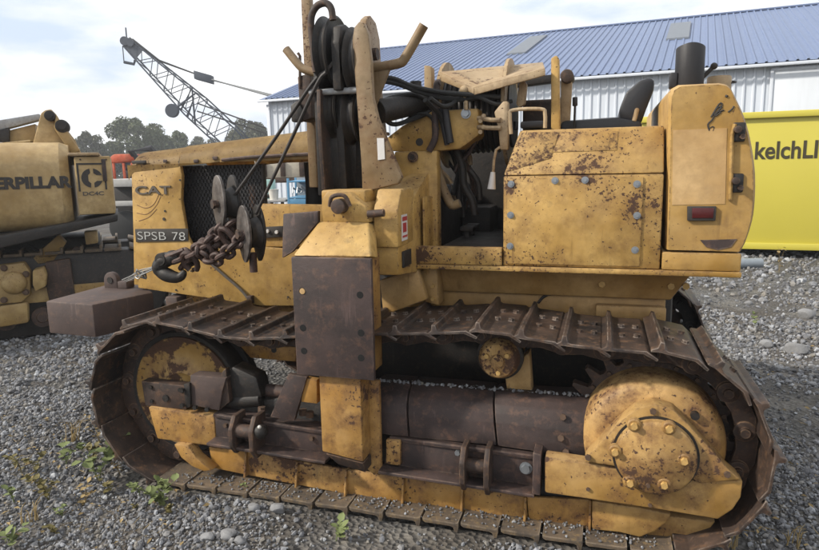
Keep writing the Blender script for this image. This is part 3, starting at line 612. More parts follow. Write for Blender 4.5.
# ---------------------------------------------------------------- the other machine, in front of the tractor's nose
def loader():
    p = at_depth(40, 200, 6.6); F = Frame((p[0], p[1]), R(16.9+24)); q = F.q
    t = thing('yellow_loader', 'older yellow crawler machine with round tank parked ahead of the tractor', 'loader', (0, 1.0, 0), F)
    (xr, z0), (_, z1) = q(76, 222, 0), q(60, 141, 0); zb = q(30, 231, .1)[1]; xl = xr-3.2
    sec = []
    for i in range(9):
        a = math.pi*(.5*i/8); sec.append((.34-.34*math.sin(a), z1-.30+.30*math.cos(a)))
    sec = sec[::1]+[(0.0, zb+.22), (.05, zb+.08), (.16, zb)]
    pts = [(y, z) for y, z in sec]; pts += [(2*.75-y, z) for y, z in reversed(sec)]
    b = B(); b.prismx(pts, xl, xr-.10, .0)
    inset = [(.75+(y-.75)*.9, (z-(zb+z1)/2)*.94+(zb+z1)/2) for y, z in pts]
    b.prism3([(xr-.10, y, z) for y, z in pts], [(xr-.02, y, z) for y, z in inset], 0); tank = b.build('tank', 'paint_loader', t, F)
    (lx1, lz0), (lx0, _) = q(72.5, 187, -.003), q(0, 190, 0); w7 = lx1-lx0; tw = w7*11/7.0
    lettering('CATERPILLAR', (lx1-tw, -.002, lz0-.008), (1, 0, 0), (0, 0, 1), tw, .125, 'letter_dark', tank, th=.004, fr=F, bold=.05)
    bx0, bx1 = q(77, 190, -.04)[0], q(113.5, 190, -.04)[0]; bz1, bz0 = q(95, 156, -.04)[1], q(95, 214.5, -.04)[1]
    b = B(); b.box(bx0, bx1, -.04, .9, bz0, bz1, .018); bxo = b.build('battery_box', 'paint_loader', t, F)
    b = B(); b.box(bx0-.05, bx1-.10, -.08, .92, bz1+.002, bz1+.035, .012).build('lid', 'paint_tan', bxo, F)
    cx, cz = q(92, 178, -.04); s = .135; yy = -.045
    b = B(); b.box(cx-s, cx-s+.018, yy, -.041, cz-s*1.0, cz+s*1.15, 0).box(cx+s-.018, cx+s, yy, -.041, cz-s*.9, cz+s*1.15, 0).box(cx-s+.018, cx+s-.018, yy, -.041, cz+s*1.15-.018, cz+s*1.15, 0).build('emblem_frame', 'letter_dark', bxo, F)
    b = B()   # a bold letter C cut into two halves, inside the frame
    for sgn in (-1, 1):
        arc = lambda r, a0, a1, n=10: [(cx+r*math.cos(a0+(a1-a0)*i/n), cz+r*math.sin(a0+(a1-a0)*i/n)) for i in range(n+1)]
        if sgn < 0: o_ = arc(.10, R(100), R(260)); i_ = [(cx-.012, cz-.055), (cx-.035, cz-.03), (cx-.035, cz+.03), (cx-.012, cz+.055)]
        else: o_ = arc(.10, R(-80), R(-18), 5)+[(cx+.045, cz-.03), (cx+.018, cz-.05)]; i_ = []
        b.prism(o_+i_, yy, -.041, 0)
    b.prism([(cx+.017, cz+.098)]+[(cx+.10*math.cos(R(a)), cz+.10*math.sin(R(a))) for a in (70, 55, 40, 25, 16)]+[(cx+.045, cz+.03), (cx+.018, cz+.05)], yy, -.041, 0)
    b.build('emblem', 'letter_dark', bxo, F)
    lettering('DC4C', (cx-.10, -.041, q(92, 195.5, -.04)[1]), (1, 0, 0), (0, 0, 1), .20, .042, 'letter_grey', bxo, th=.003, fr=F, bold=.03)
    b = B(); hx = bx1-.07; b.box(hx-.02, hx+.02, -.055, -.041, bz1-.26, bz1-.03, .004).build('latch', 'rust_plate', bxo, F)
    # lift tower and its dark beam
    Yt = .55; tw_ = F.pp([(33, 143), (41, 113), (45, 110), (51, 109), (56, 114), (61, 122), (75, 140), (82, 155), (80, 165), (40, 165)], Yt)
    b = B(); b.prism(tw_, Yt, Yt+.07, .012); tow = b.build('tower_plate', 'paint_loader', t, F)
    b = B(); b.prism(F.pp([(56, 114), (61, 122), (80, 150), (72, 155), (54, 128)], Yt-.08), Yt-.10, Yt-.004, .012).build('tower_rib', 'paint_loader', tow, F)
    for (x, y, r) in ((49.5, 115.5, .055), (62, 126, .07)):
        c = F.P(x, y, Yt-.11); b = B(); b.cyl(c, c+(0, .2, 0), r, 20, bev=.008).cyl(c-(0, .02, 0), c, r*.55, 14).build('pivot_pin', 'greasy_or_shade', tow, F)
    a0, a1, a2, a3 = F.pp([(-40, 127), (40, 114), (41, 120), (-40, 141)], .75)
    b = B(); b.prism([a0, a1, a2, a3], .68, .88, .012).build('lift_beam', 'grey_paint', t, F)
    b = B(); b.prism(F.pp([(8, 131), (36, 124), (36, 142), (8, 142)], .8), .75, 1.1, .01).build('cowl', 'paint_loader', t, F)
    b = B(); b.prism(F.pp([(-30, 135), (9, 128), (9, 142), (-30, 142)], .65), .66, .74, .01).build('arm_link', 'greasy_or_shade', t, F)
    # running gear
    za = q(40, 238, .0)[1]
    b = B(); b.prism(F.pp([(-60, 246), (118, 214), (118, 221), (-60, 262)], -.1), -.12, 1.2, .015).build('side_deck', 'greasy_or_shade', t, F)
    b = B(); b.box(q(-60, 280, .3)[0], q(100, 260, .3)[0], .45, 1.2, .25, za-.05, .03).build('main_case', 'greasy_or_shade', t, F)
    b = B(); b.prism(F.pp([(-20, 268), (24, 262), (31, 272), (31, 294), (22, 302), (-20, 306)], .1), .06, .4, .02).build('drive_case', 'paint_loader_low', t, F)
    b = B(); b.prism(F.pp([(33, 270), (44, 267), (47, 275), (46, 286), (36, 291), (33, 284)], .05), .0, .4, .015).build('drive_cap', 'paint_loader_low', t, F)
    b = B(); b.prism(F.pp([(32, 258), (58, 235), (66, 243), (54, 262), (38, 265)], .2), .2, .4, .01).build('brace_plate', 'paint_loader_low', t, F)
    b = B(); b.prism(F.pp([(45, 262), (70, 258), (76, 300), (52, 312), (47, 290)], .15), .12, .45, .02).build('track_guard', 'rust_brown', t, F)
    b = B(); b.prism(F.pp([(84, 232), (97, 231), (98, 243), (86, 245)], .3), .3, .5, .01).build('frame_lug', 'paint_loader', t, F)
    b = B(); b.prism(F.pp([(-20, 308), (28, 302), (29, 322), (-20, 330)], .1), .05, .4, .02).build('step_plate', 'paint_loader_low', t, F)
    # worn yellow side frame with its bolts, hoses and castings
    b = B(); b.prism(F.pp([(-40, 258), (20, 252), (62, 250), (74, 262), (72, 286), (50, 300), (30, 318), (-40, 326)], .38), .38, .46, .012); sf = b.build('side_frame', 'paint_loader_low', t, F)
    bolts([F.P(x, y, .375) for x, y in ((36, 300), (44, 296), (54, 290), (64, 282), (68, 270), (60, 258), (50, 256), (38, 306), (26, 312))], (0, -1, 0), .022, .02, 'bolt_rust', sf, fr=F)
    bolts([F.P(x, y, .055) for x, y in ((4, 268), (26, 274), (26, 292), (4, 300), (15, 284))], (0, -1, 0), .024, .022, 'bolt_rust', t, .034, fr=F)
    b = B(); b.lathe([(0, -.05), (.07, -.05), (.10, -.03), (.12, .0), (.12, .06), (0, .06)], F.P(14, 283, .05), 'Y', 28).build('hub', 'paint_loader_low', t, F)
    b = B(); b.lathe([(0, -.03), (.05, -.03), (.06, -.01), (.06, .08), (0, .08)], F.P(62, 272, .34), 'Y', 24).build('roller_end', 'greasy_or_shade', t, F)
    for pts in ([(20, 240), (40, 252), (60, 262), (70, 280)], [(50, 232), (62, 246), (64, 262), (58, 280)], [(-10, 256), (14, 250), (34, 256), (48, 270)]):
        b = B(); b.tube([F.P(x, y, .28+.02*i) for i, (x, y) in enumerate(pts)], .016, 8, 5).build('hose', 'rubber', t, F)
    b = B(); b.tube([F.P(22, 236, .02), F.P(46, 229, .02), F.P(74, 224, .02)], .018, 8).build('deck_pipe', 'rust_plate', t, F)
    b = B(); b.prism(F.pp([(58, 262), (76, 246), (84, 250), (70, 272)], .22), .22, .30, .01).build('link_arm', 'rust_brown', t, F)
    bolts([F.P(x, 157.5+.0*x, -.04)+np.array([0, 0, -.02]) for x in (80, 106)], (0, -1, 0), .010, .01, 'bolt_rust', bxo, fr=F)
    b = B(); b.tube([F.P(-30, 146, .3), F.P(10, 143, .3), F.P(30, 141, .35)], .012, 6).build('grab_bar', 'paint_loader', t, F)
    # tracks
    for Y0, nm in ((.15, 'n'), (1.15, 'f')):
        x0, x1, zt = q(-60, 300, Y0)[0], q(128, 260, Y0)[0], .86; b = B(); r = zt/2
        out = [(x1+r*.9*math.cos(a), r+r*math.sin(a)) for a in np.linspace(-math.pi/2, math.pi/2, 9)]+[(x0+r*.9*math.cos(a), r+r*math.sin(a)) for a in np.linspace(math.pi/2, 1.5*math.pi, 9)]
        b.prism(out, Y0+.05, Y0+.4, .01); tr = b.build('track', 'greasy_or_shade', t, F)
        sm, _ = B().box(-.085, .085, 0, .5, 0, .03, .004).box(.06, .085, 0, .5, .03, .07, .004).mesh('track_shoe', 'track_low', (0, 0, 0))
        b = B(); b.box(x0+.1, x1-.1, Y0-.0, Y0+.048, .36, .52, .01).build('track_frame', 'paint_loader_low', t, F)
        rm, _ = B().lathe([(0, -.03), (.05, -.03), (.06, -.015), (.105, -.01), (.11, .02), (.11, .05), (0, .05)], (0, 0, 0), 'Y', 24).mesh('track_roller', 'rust_brown', (0, 0, 0))
        for i in range(int((x1-x0)/.34)): link('track_roller', rm, t, (x0+.2+i*.34, Y0, .20), F)
        for i in range(int((x1-x0)/1.1)): link('track_roller', rm, t, (x0+.5+i*1.1, Y0+.01, .66), F)
        n = int((x1-x0)/.19)
        for i in range(n):
            o = link('track_shoe', sm, tr, (x0+.1+i*.19, Y0, zt+.002), F)
        for a in np.linspace(R(75), R(-75), 6):
            o = link('track_shoe', sm, tr, (x1+(r+.01)*.92*math.cos(a), Y0, r+(r+.01)*math.sin(a)), F); o.rotation_euler = (0, math.pi/2-a, 0)
loader()

# ================================================================== the tractor
TR = thing('pipelayer_tractor', 'weathered yellow crawler pipelayer tractor with rusty tracks in the yard', 'tractor', (1.2, 1.2, 0))
P, q, pp = T.P, T.q, T.pp
IDC, SPC = (-0.05, 0.475), (2.42, 0.475); RP = 0.385; YC = 1.22
def track_path():
    pts = []
    top = [(-.05, .86), (.15, .838), (.36, .805), (.62, .815), (.92, .848), (1.25, .873), (1.5, .893), (1.72, .908), (1.95, .882), (2.2, .862), (2.42, .86)]
    for v in catmull([Vector((x, 0, z)) for x, z in top], 12): pts.append((v.x, v.z))
    for a in np.linspace(R(88), R(-90), 60): pts.append((SPC[0]+RP*math.cos(a), SPC[1]+RP*math.sin(a)))
    for x in np.linspace(2.38, 0, 60): pts.append((x, SPC[1]-RP))
    for a in np.linspace(R(-90), R(-268), 60): pts.append((IDC[0]+RP*math.cos(a), IDC[1]+RP*math.sin(a)))
    pts = np.array(pts); seg = np.linalg.norm(np.diff(np.vstack([pts, pts[:1]]), axis=0), axis=1); s = np.concatenate([[0], np.cumsum(seg)])
    return np.vstack([pts, pts[:1]]), s
PATH, PS = track_path()
def on_path(d):
    d = d % PS[-1]; return np.array([np.interp(d, PS, PATH[:, 0]), np.interp(d, PS, PATH[:, 1])])
NSH = int(round(PS[-1]/0.188)); PIT = PS[-1]/NSH
def shoe_mesh(mat, flat=False):
    h = PIT/2; b = B()
    pr = [(-h-.020, .056), (-h+.012, .061), (h-.034, .058), (h+.018, .030), (h+.024, .040), (h-.024, .072), (-h+.046, .073), (-h+.032, .079), (-h+.025, .106), (-h+.008, .108), (-h+.003, .080), (-h-.020, .067)]
    if flat: pr = [(-h+.006, .050), (-h+.02, .056), (h-.012, .054), (h-.006, .050), (h-.008, .066), (h-.02, .074), (-h+.046, .074), (-h+.032, .079), (-h+.025, .100), (-h+.010, .100), (-h+.005, .070)]
    b.prism(pr, -.035, .56, .0025)
    for y in (.19, .36):
        for x in (-.022, .042): b.cyl((x, y, .070), (x, y, .086), .015, 6)
    return b.mesh('track_shoe', mat, (0, 0, 0))[0]
def make_track(Y0, mat, near):
    b = B(); h = PIT/2
    for i in range(NSH):
        c = on_path((i+.5)*PIT); a, e = on_path(i*PIT), on_path((i+1)*PIT); tx = (e-a)/np.linalg.norm(e-a); nx = np.array([-tx[1], tx[0]])
        for ya, yb in ((.19, .225), (.335, .37)):
            out = []
            for (u, v) in ((-h-.025, -.018), (-h-.005, -.045), (-h+.05, -.038), (0, -.03), (h-.05, -.038), (h+.005, -.045), (h+.025, -.018), (h+.02, .03), (h-.04, .055), (-h+.04, .055), (-h-.02, .03)):
                o_ = c+tx*u+nx*v; out.append((o_[0], o_[1]))
            yo = .012 if i % 2 else 0.0
            b.prism(out, Y0+ya-yo, Y0+yb-yo, .004 if near else 0)
        b.cyl((a[0], Y0+.150, a[1]), (a[0], Y0+.41, a[1]), .021, 10); b.cyl((a[0], Y0+.172, a[1]), (a[0], Y0+.388, a[1]), .046, 16, bev=.004 if near else 0); b.cyl((a[0], Y0+.215, a[1]), (a[0], Y0+.345, a[1]), .033, 12)
    tr = b.build('track', 'rust_brown' if near else 'greasy_or_shade', TR)
    ms = shoe_mesh(mat); ml = shoe_mesh('track_low', True)
    for i in range(NSH):
        c = on_path((i+.5)*PIT); a, e = on_path(i*PIT), on_path((i+1)*PIT); t = e-a
        jt = random.uniform(-.5, .5)*R(3.0) if 0 < c[0] < 2.4 and c[1] > .6 else 0
        low = c[1] < .105; jt = random.uniform(-1, 1)*R(1.6) if low else jt
        o = link('track_shoe', ml if low else ms, tr, (c[0], Y0, c[1])); o.rotation_euler = (0, -math.atan2(t[1], t[0])+jt, 0)
    return tr
make_track(0.0, 'track_steel', True)
make_track(2*YC-.56, 'track_steel', False)

def wheels(Y0, near):
    # idler
    c = (IDC[0], Y0, IDC[1]); ir = .335
    b = B(); b.lathe([(0.0, .30), (ir-.014, .30), (ir-.012, .176), (ir+.012, .17), (ir+.022, .185), (ir+.022, .235), (ir-.005, .24), (ir-.005, .33), (ir+.022, .335), (ir+.022, .385), (ir, .395), (0.0, .395)], c, 'Y', 56)
    idl = b.build('idler_wheel', 'greasy_or_shade', TR)
    b = B(); b.lathe([(0, .165), (.10, .165), (.12, .15), (.14, .165), (.20, .185), (.285, .18), (ir-.015, .165), (ir-.012, .185), (ir-.02, .2), (0.0, .2)], c, 'Y', 56).build('idler_disc', 'paint_idler', idl)
    # sprocket with teeth
    c = (SPC[0], SPC[1]); nt_ = 25; out = []
    for i in range(nt_):
        for f, r in ((0, .332), (.22, .338), (.40, .402), (.58, .402), (.78, .338)):
            a = 2*math.pi*(i+f)/nt_; out.append((c[0]+r*math.cos(a), c[1]+r*math.sin(a)))
    b = B(); b.prism(out, Y0+.25, Y0+.31, .003); sp = b.build('sprocket', 'rust_brown', TR)
    if near:
        bolts([(c[0]+.322*math.cos(a), Y0+.249, c[1]+.322*math.sin(a)) for a in np.linspace(0, 2*math.pi, 21)[:-1]], (0, -1, 0), .011, .014, 'bolt_rust', sp)
        for i, (x, rr) in enumerate(((.28, .10), (.62, .10), (.98, .10), (1.34, .10), (1.70, .10), (2.02, .10))):
            b = B(); b.lathe([(.04, .13), (rr, .15), (rr, .2), (rr-.02, .21), (rr-.02, .35), (rr, .36), (rr, .41), (.04, .43)], (x, Y0, .145), 'Y', 24).build('track_roller', 'greasy_or_shade', TR)
wheels(0.0, True); wheels(2*YC-.56, False)
b = B(); b.box(.1, 2.3, 2*YC-.50, 2*YC-.12, .14, .60, .02).build('track_frame', 'paint_low', TR)

# ---------------------------------------------------------------- near track frame
Yf = .075
b = B()   # main rail behind everything
b.prism([(.20, .20), (2.25, .20), (2.25, .44), (1.9, .50), (.55, .50), (.20, .42)], .16, .40, .015); fr_ = b.build('track_frame', 'greasy_or_shade', TR)
# rusty sloping cover over the frame in three panels
top = [(374, 381), (411, 384), (494, 391), (596, 398)]; bot = [(378, 434), (409, 437), (497, 446), (592, 460)]
for i in range(3):
    a0, a1 = P(*top[i], .22), P(*top[i+1], .22); b0, b1 = P(*bot[i], .085), P(*bot[i+1], .085); g_ = .004
    arc_ = [(t2, .055*math.sin(math.pi*t2)) for t2 in np.linspace(0, 1, 7)]
    front = [a0+(b0-a0)*t2+np.array([g_, -e2*.8, e2*.8]) for t2, e2 in arc_]; end = [a1+(b1-a1)*t2+np.array([-g_, -e2*.8, e2*.8]) for t2, e2 in arc_]
    bk = (0, .10, -.01)
    b = B(); b.prism3(front+[b0+(g_, .12, 0), a0+(g_, .16, -.01)], end+[b1+(-g_, .12, 0), a1+(-g_, .16, -.01)], .006).build('frame_cover', 'rust_plate', TR)
bolts([P(563, 417, .11), P(561, 438, .09), P(566, 452, .08)], (0, -1, .3), .016, .018, 'bolt_rust', TR)
# crumbled dirt lying along the cover's top edge
cs = []; rs = []
for i in range(420):
    t_ = random.random(); x = 376+t_*216; y = 381+t_*16; p = P(x, y, .24+random.uniform(-.03, .10)); r = random.uniform(.004, .013)
    cs.append((p[0], p[1], p[2]+random.uniform(-.002, .012)*(1 if random.random() < .5 else .5))); rs.append(r)
V, F_ = pebbles(np.array(cs), np.array(rs)); o_ = V.mean(0); me = fast_mesh('dirt_crumbs', V-o_, F_, 'gravel'); mark(link('dirt_crumbs', me, TR, o_), None, None, None, 'stuff')
# carrier roller
c = P(497, 362, .10); b = B(); b.lathe([(0, .0), (.030, .0), (.034, .012), (.078, .012), (.086, .022), (.092, .05), (.098, .06), (.098, .09), (.075, .10), (.075, .24), (.098, .25), (.098, .29), (0, .29)], (c[0], .10, c[2]), 'Y', 36)
cr_ = b.build('carrier_roller', 'paint_drive', TR)
bolts([(c[0]+.055*math.cos(a), .112, c[2]+.055*math.sin(a)) for a in (R(35), R(155), R(275))], (0, -1, 0), .012, .014, 'bolt_yellow', cr_)
b = B(); b.lathe([(.094, .075), (.112, .085), (.112, .125), (.09, .13), (.094, .075)], (c[0], .10, c[2]), 'Y', 36).build('roller_flange', 'greasy_or_shade', cr_)
b = B(); b.prism(pp([(505, 372), (530, 350), (533, 396), (508, 396)], .3), .28, .36, .01).build('roller_bracket', 'paint_under', TR)

# lower bracket channels that carried the boom (left and right of the post)
def channel(tl, tr_, br, bl, Y, name='boom_bracket'):
    a = [P(*tl, Y), P(*tr_, Y), P(*br, Y), P(*bl, Y)]; b = B()
    b.prism3([p for p in a], [p+(0, .022, 0) for p in a], .005)
    L0, L1 = a[3], a[2]; b.prism3([L0+(0, -.09, 0), L1+(0, -.09, 0), L1, L0], [L0+(0, -.09, .016), L1+(0, -.09, .016), L1+(0, 0, .016), L0+(0, 0, .016)], .004)
    L0, L1 = a[0], a[1]; b.prism3([L0+(0, -.012, -.02), L1+(0, -.012, -.02), L1+(0, .12, -.02), L0+(0, .12, -.02)], [L0+(0, -.012, 0), L1+(0, -.012, 0), L1+(0, .12, 0), L0+(0, .12, 0)], .004)
    return b.build(name, 'rust_plate', TR)
ch1 = channel((214, 413), (330, 431), (332, 457), (216, 439), .07)
ch2 = channel((390, 436), (537, 455), (536, 489), (384, 466), .07)
def ear(x, y0, y1, w, par, Y=.0):
    (xa, za), (_, zb) = q(x, y0, Y), q(x, y1, Y); r = (za-zb)*.30
    b = B(); prof_ = [(.095, zb), (.095, za), (-.005, za), (-.05, za-r), (-.05, zb+r*.8), (-.01, zb)]
    b.prismx(prof_, xa, xa+w, .006); return b.build('ear_plate', 'rust_brown', par)
ear(232, 415, 452, .024, ch1); ear(252, 416, 457, .026, ch1); ear(461, 446, 489, .026, ch2); ear(485, 448, 494, .026, ch2)
b = B(); c = P(243, 431, -.0); b.cyl(c-(.03, 0, 0), c+(.10, 0, 0), .036, 20, bev=.004).build('hinge_pin', 'rust_brown', ch1)
b = B(); c = P(259, 431, .0); b.sphere(c+(0.012, -.005, 0), .038, 3).build('pin_boss', 'greasy_or_shade', ch1)
b = B(); c = P(258, 427, -.045); b.sphere(c+(.008, 0, 0), .010, 2).build('grease_cap', 'bare_white', ch1)
b = B(); c = P(477, 466, .02); b.cyl(c-(.05, 0, 0), c+(.05, 0, 0), .034, 20, bev=.004).build('hinge_pin', 'rust_brown', ch2)
b = B(); b.prism(pp([(533, 453), (541, 455), (540, 496), (532, 494)], -.02), -.02, .09, .004).build('end_plate', 'rust_plate', ch2)
bolts([P(526, 468, .068)], (0, -1, 0), .022, .02, 'bolt_zinc', ch2, .030); bolts([P(458, 452, .068)], (0, -1, 0), .014, .018, 'bolt_zinc', ch2)
bolts([P(312, 438, .068), P(290, 451, .068), P(226, 425, .068)], (0, -1, 0), .013, .014, 'bolt_rust', ch1); bolts([P(262, 412, .12), P(303, 415, .12), P(310, 417, .12)], (0, 0, 1), .022, .03, 'bolt_rust', ch1)
b = B(); b.prism3([P(*p_, .04) for p_ in ((386, 440), (400, 441), (400, 466), (386, 464))], [P(*p_, .04)+(0, .03, 0) for p_ in ((386, 440), (400, 441), (400, 466), (386, 464))], .004).build('rub_block', 'paint_low', ch2)

# yellow roller guards between the fins
bt = [(212, 468), (246, 475), (297, 485), (345, 494), (403, 505), (463, 515), (528, 523), (593, 530)]
tp = [(208, 447), (247, 452), (298, 461), (347, 470), (404, 478), (463, 487), (526, 497), (591, 500)]
for i in range(len(bt)-1):
    a = [P(*tp[i], .10), P(*tp[i+1], .10), P(*bt[i+1], .095), P(*bt[i], .095)]; a[0][0] += .004; a[3][0] += .004
    b = B(); b.prism3(a, [v+(0, .02, 0) for v in a], .004); b.build('roller_guard', 'paint_low', TR)
    x0, x1 = a[1], a[2]; b = B(); b.prismx([(x1[1]-.035, x1[2]+.002), (x1[1]+.05, x1[2]+.002), (x0[1]+.05, x0[2]), (x0[1]-.012, x0[2])], x0[0]-.008, x0[0]+.003, .002).build('guard_fin', 'paint_low', TR)
b = B(); o1 = pp([(176, 443), (190, 444), (198, 456), (214, 469), (206, 470), (194, 465), (183, 456)], .05); b.prism(o1, .03, .10, .006).build('guide_blade', 'paint_low', TR)

# idler bearing blocks
b = B(); b.prism(pp([(141, 381), (186, 386), (186, 410), (145, 406)], .085), .085, .155, .006); ib = b.build('idler_block', 'rust_brown', TR)
b = B(); c = P(166, 398, .085); b.cyl(c-(0, .008, 0), c+(0, .03, 0), .020, 18).build('block_pin', 'greasy_or_shade', ib)
bolts([P(151, 387, .084), P(152, 401, .084), P(180, 390, .084)], (0, -1, 0), .012, .008, 'greasy_or_shade', ib)
b = B(); b.prism(pp([(190, 375), (226, 378), (222, 392), (219, 411), (190, 405)], .07), .07, .155, .006).build('yoke_block', 'rust_block', TR)
b = B(); b.prism(pp([(148, 407), (214, 416), (216, 447), (157, 439)], .065), .065, .15, .008); yb_ = b.build('yoke_arm', 'paint_low', TR)
b = B(); b.prism(pp([(184, 384), (190, 383), (191, 407), (186, 408)], .06), .055, .14, .004).build('keeper_bar', 'greasy_or_shade', TR)
for (x, y) in ((183, 390), (183, 405), (196, 407), (208, 409)):
    b = B(); c = P(x, y, .055); b.hexa(c, (0, -1, 0), .014, .016).build('bolt', 'greasy_or_shade', TR)
b = B(); b.prism(pp([(222, 378), (232, 366), (256, 377), (262, 398), (240, 406), (221, 407)], .12), .12, .24, .02).build('yoke', 'greasy_or_shade', TR)
b = B(); b.prism(pp([(222, 372), (226, 368), (230, 402), (221, 409)], .09), .085, .13, .006).build('yoke_plate', 'rust_brown', TR)
a_, e_ = P(255, 389, .2), P(318, 395, .2); b = B(); b.cyl(a_, e_, .035, 20).build('recoil_rod', 'rust_plate', TR)
a_, e_ = P(228, 401, .15), P(262, 399, .15); b = B(); b.cyl(a_, e_, .04, 18, bev=.006).build('recoil_cap', 'greasy_or_shade', TR)
lug = [(288, 374), (307, 377), (294, 421), (270, 417)]
b = B(); b.prism(pp(lug, .04), .04, .07, .005).build('lug_plate', 'rust_plate', TR)
b = B(); b.prism(pp([(303, 378), (317, 380), (317, 404), (301, 402)], .05), .05, .09, .004).build('lug_block', 'paint_low', TR)
b = B(); b.prism(pp([(238, 344), (296, 347), (296, 362), (250, 358)], .34), .34, .40, .006); ub = b.build('track_guide_beam', 'paint_low', TR)
b = B(); c = P(274, 350, .34); b.cyl(c-(0, .004, 0), c+(0, .02, 0), .016, 16).build('beam_hole', 'greasy_or_shade', ub)

# ---------------------------------------------------------------- final drive
c = SPC; b = B(); b.lathe([(0, .05), (.20, .05), (.265, .062), (.292, .085), (.304, .12), (.308, .16), (.308, .25), (0, .25)], (c[0], 0, c[1]), 'Y', 64); fd = b.build('final_drive_case', 'paint_case', TR)
b = B(); b.prism(pp([(545, 457), (585, 463), (690, 480), (743, 481), (741, 498), (733, 510), (718, 520), (660, 510), (545, 493)], -.02), -.02, .06, .008); band = b.build('frame_end', 'paint_drive', TR)
gus = [(584, 462), (588, 456), (618, 424), (636, 409), (655, 404), (674, 410), (688, 424), (712, 450), (729, 470), (741, 480), (700, 484), (690, 478), (610, 466)]
b = B(); b.prism(pp(gus, -.035), -.035, .06, .008); gp = b.build('cover_plate', 'paint_drive', TR)
b = B(); b.lathe([(0, -.092), (.03, -.094), (.05, -.088), (.150, -.080), (.161, -.070), (.164, -.04), (.166, -.038), (.166, .0), (.168, .02), (0, .02)], (c[0]+.003, 0, c[1]+.006), 'Y', 48); hub = b.build('hub_cap', 'paint_drive', fd)
b = B(); b.lathe([(.160, -.042), (.174, -.042), (.174, .0), (.160, .0), (.160, -.042)], (c[0]+.003, 0, c[1]+.006), 'Y', 48).build('gap_shade_ring', 'greasy_or_shade', fd)  # solid dark ring drawn in for the shaded gap round the hub
hb = []
for (x, y) in ((634, 425), (669, 428), (684, 460), (664, 484), (630, 482), (615, 451)): hb.append(P(x, y, -.080))
me, _ = B().lathe([(0, -.006), (.022, -.008), (.028, -.004), (.030, .014), (0, .014)], (0, 0, 0), 'Y', 20).mesh('bolt_boss', 'paint_drive', (0, 0, 0))
for p in hb: link('bolt_boss', me, hub, p)
bolts([p+(0, -.007, 0) for p in hb], (0, -1, 0), .015, .016, 'bolt_yellow', hub)
bolts([P(653, 411, -.035), P(583+5, 457, -.035), P(727, 474, -.035)], (0, -1, 0), .014, .012, 'bolt_rust', gp); bolts([P(648, 485, -.08)], (0, -1, 0), .010, .012, 'bolt_rust', hub)
bolts([P(588, 489, -.021), P(650, 505, -.021)], (0, -1, 0), .009, .008, 'bolt_rust', band)
b = B(); cc = P(695, 416, .04); b.cyl(cc-(0, .006, 0), cc+(0, .03, 0), .018, 18).build('plug_hole', 'greasy_or_shade', fd)
lobe1 = [(592, 501), (640, 508), (672, 514), (668, 522), (655, 532), (640, 538), (620, 533), (592, 530)]
b = B(); b.prism(pp(lobe1, .05), .05, .13, .01).build('drive_guard', 'paint_drive', TR)
lobe2 = [(640, 512), (716, 522), (706, 535), (690, 541), (660, 543), (630, 538)]
b = B(); b.prism(pp(lobe2, .10), .10, .18, .01).build('drive_guard', 'paint_drive', TR)
lobe3 = [(700, 540), (720, 524), (735, 508), (744, 490), (752, 470), (757, 480), (752, 505), (738, 530), (716, 548)]

# ---------------------------------------------------------------- hull between the tracks
b = B(); b.box(.35, 2.55, .80, 1.64, .36, 1.15, .03).build('main_case', 'greasy_or_shade', TR)  # hull coloured dark to carry the shade behind the carrier roller
b = B(); b.prism3([(1.30, .56, 1.19), (2.62, .56, 1.19), (2.52, .62, 1.02), (1.30, .62, 1.02)], [(1.30, 1.9, 1.19), (2.62, 1.9, 1.19), (2.52, 1.9, 1.02), (1.30, 1.9, 1.02)], .01).build('fender_beam', 'paint_under', TR)
b = B(); b.box(1.18, 2.50, .655, .80, .86, 1.018, .008).build('side_frame', 'paint_under', TR)
b = B(); b.box(2.16, 2.50, .60, .654, .91, .985, .01).build('frame_pad', 'paint_under', TR)
b = B(); b.box(2.16, 2.50, .605, .654, .80, .90, .01).build('frame_pad', 'paint_under', TR)
bolts([P(671, 286, .59), P(686, 286, .59), P(420+182, 284, .59)], (0, -1, 0), .018, .015, 'bolt_yellow', TR)
b = B(); b.tube([P(538, 303, .65), P(545, 296, .65), P(560, 294, .65), P(640, 296, .65)], .008, 6, 4).build('pipe_line', 'greasy_or_shade', TR)
b = B(); b.prismx([(.48, 1.18), (.66, 1.18), (.66, .90), (.60, .90)], 1.27, 1.30, .004).build('fender_bracket', 'paint_under', TR)
b = B(); b.prism(pp([(415, 268), (437, 268), (439, 306), (424, 302)], .5), .5, .62, .01).build('fender_post', 'paint_under', TR)
bolts([P(433, 286, .5), P(433, 299, .5)], (0, -1, 0), .012, .012, 'bolt_yellow', TR)
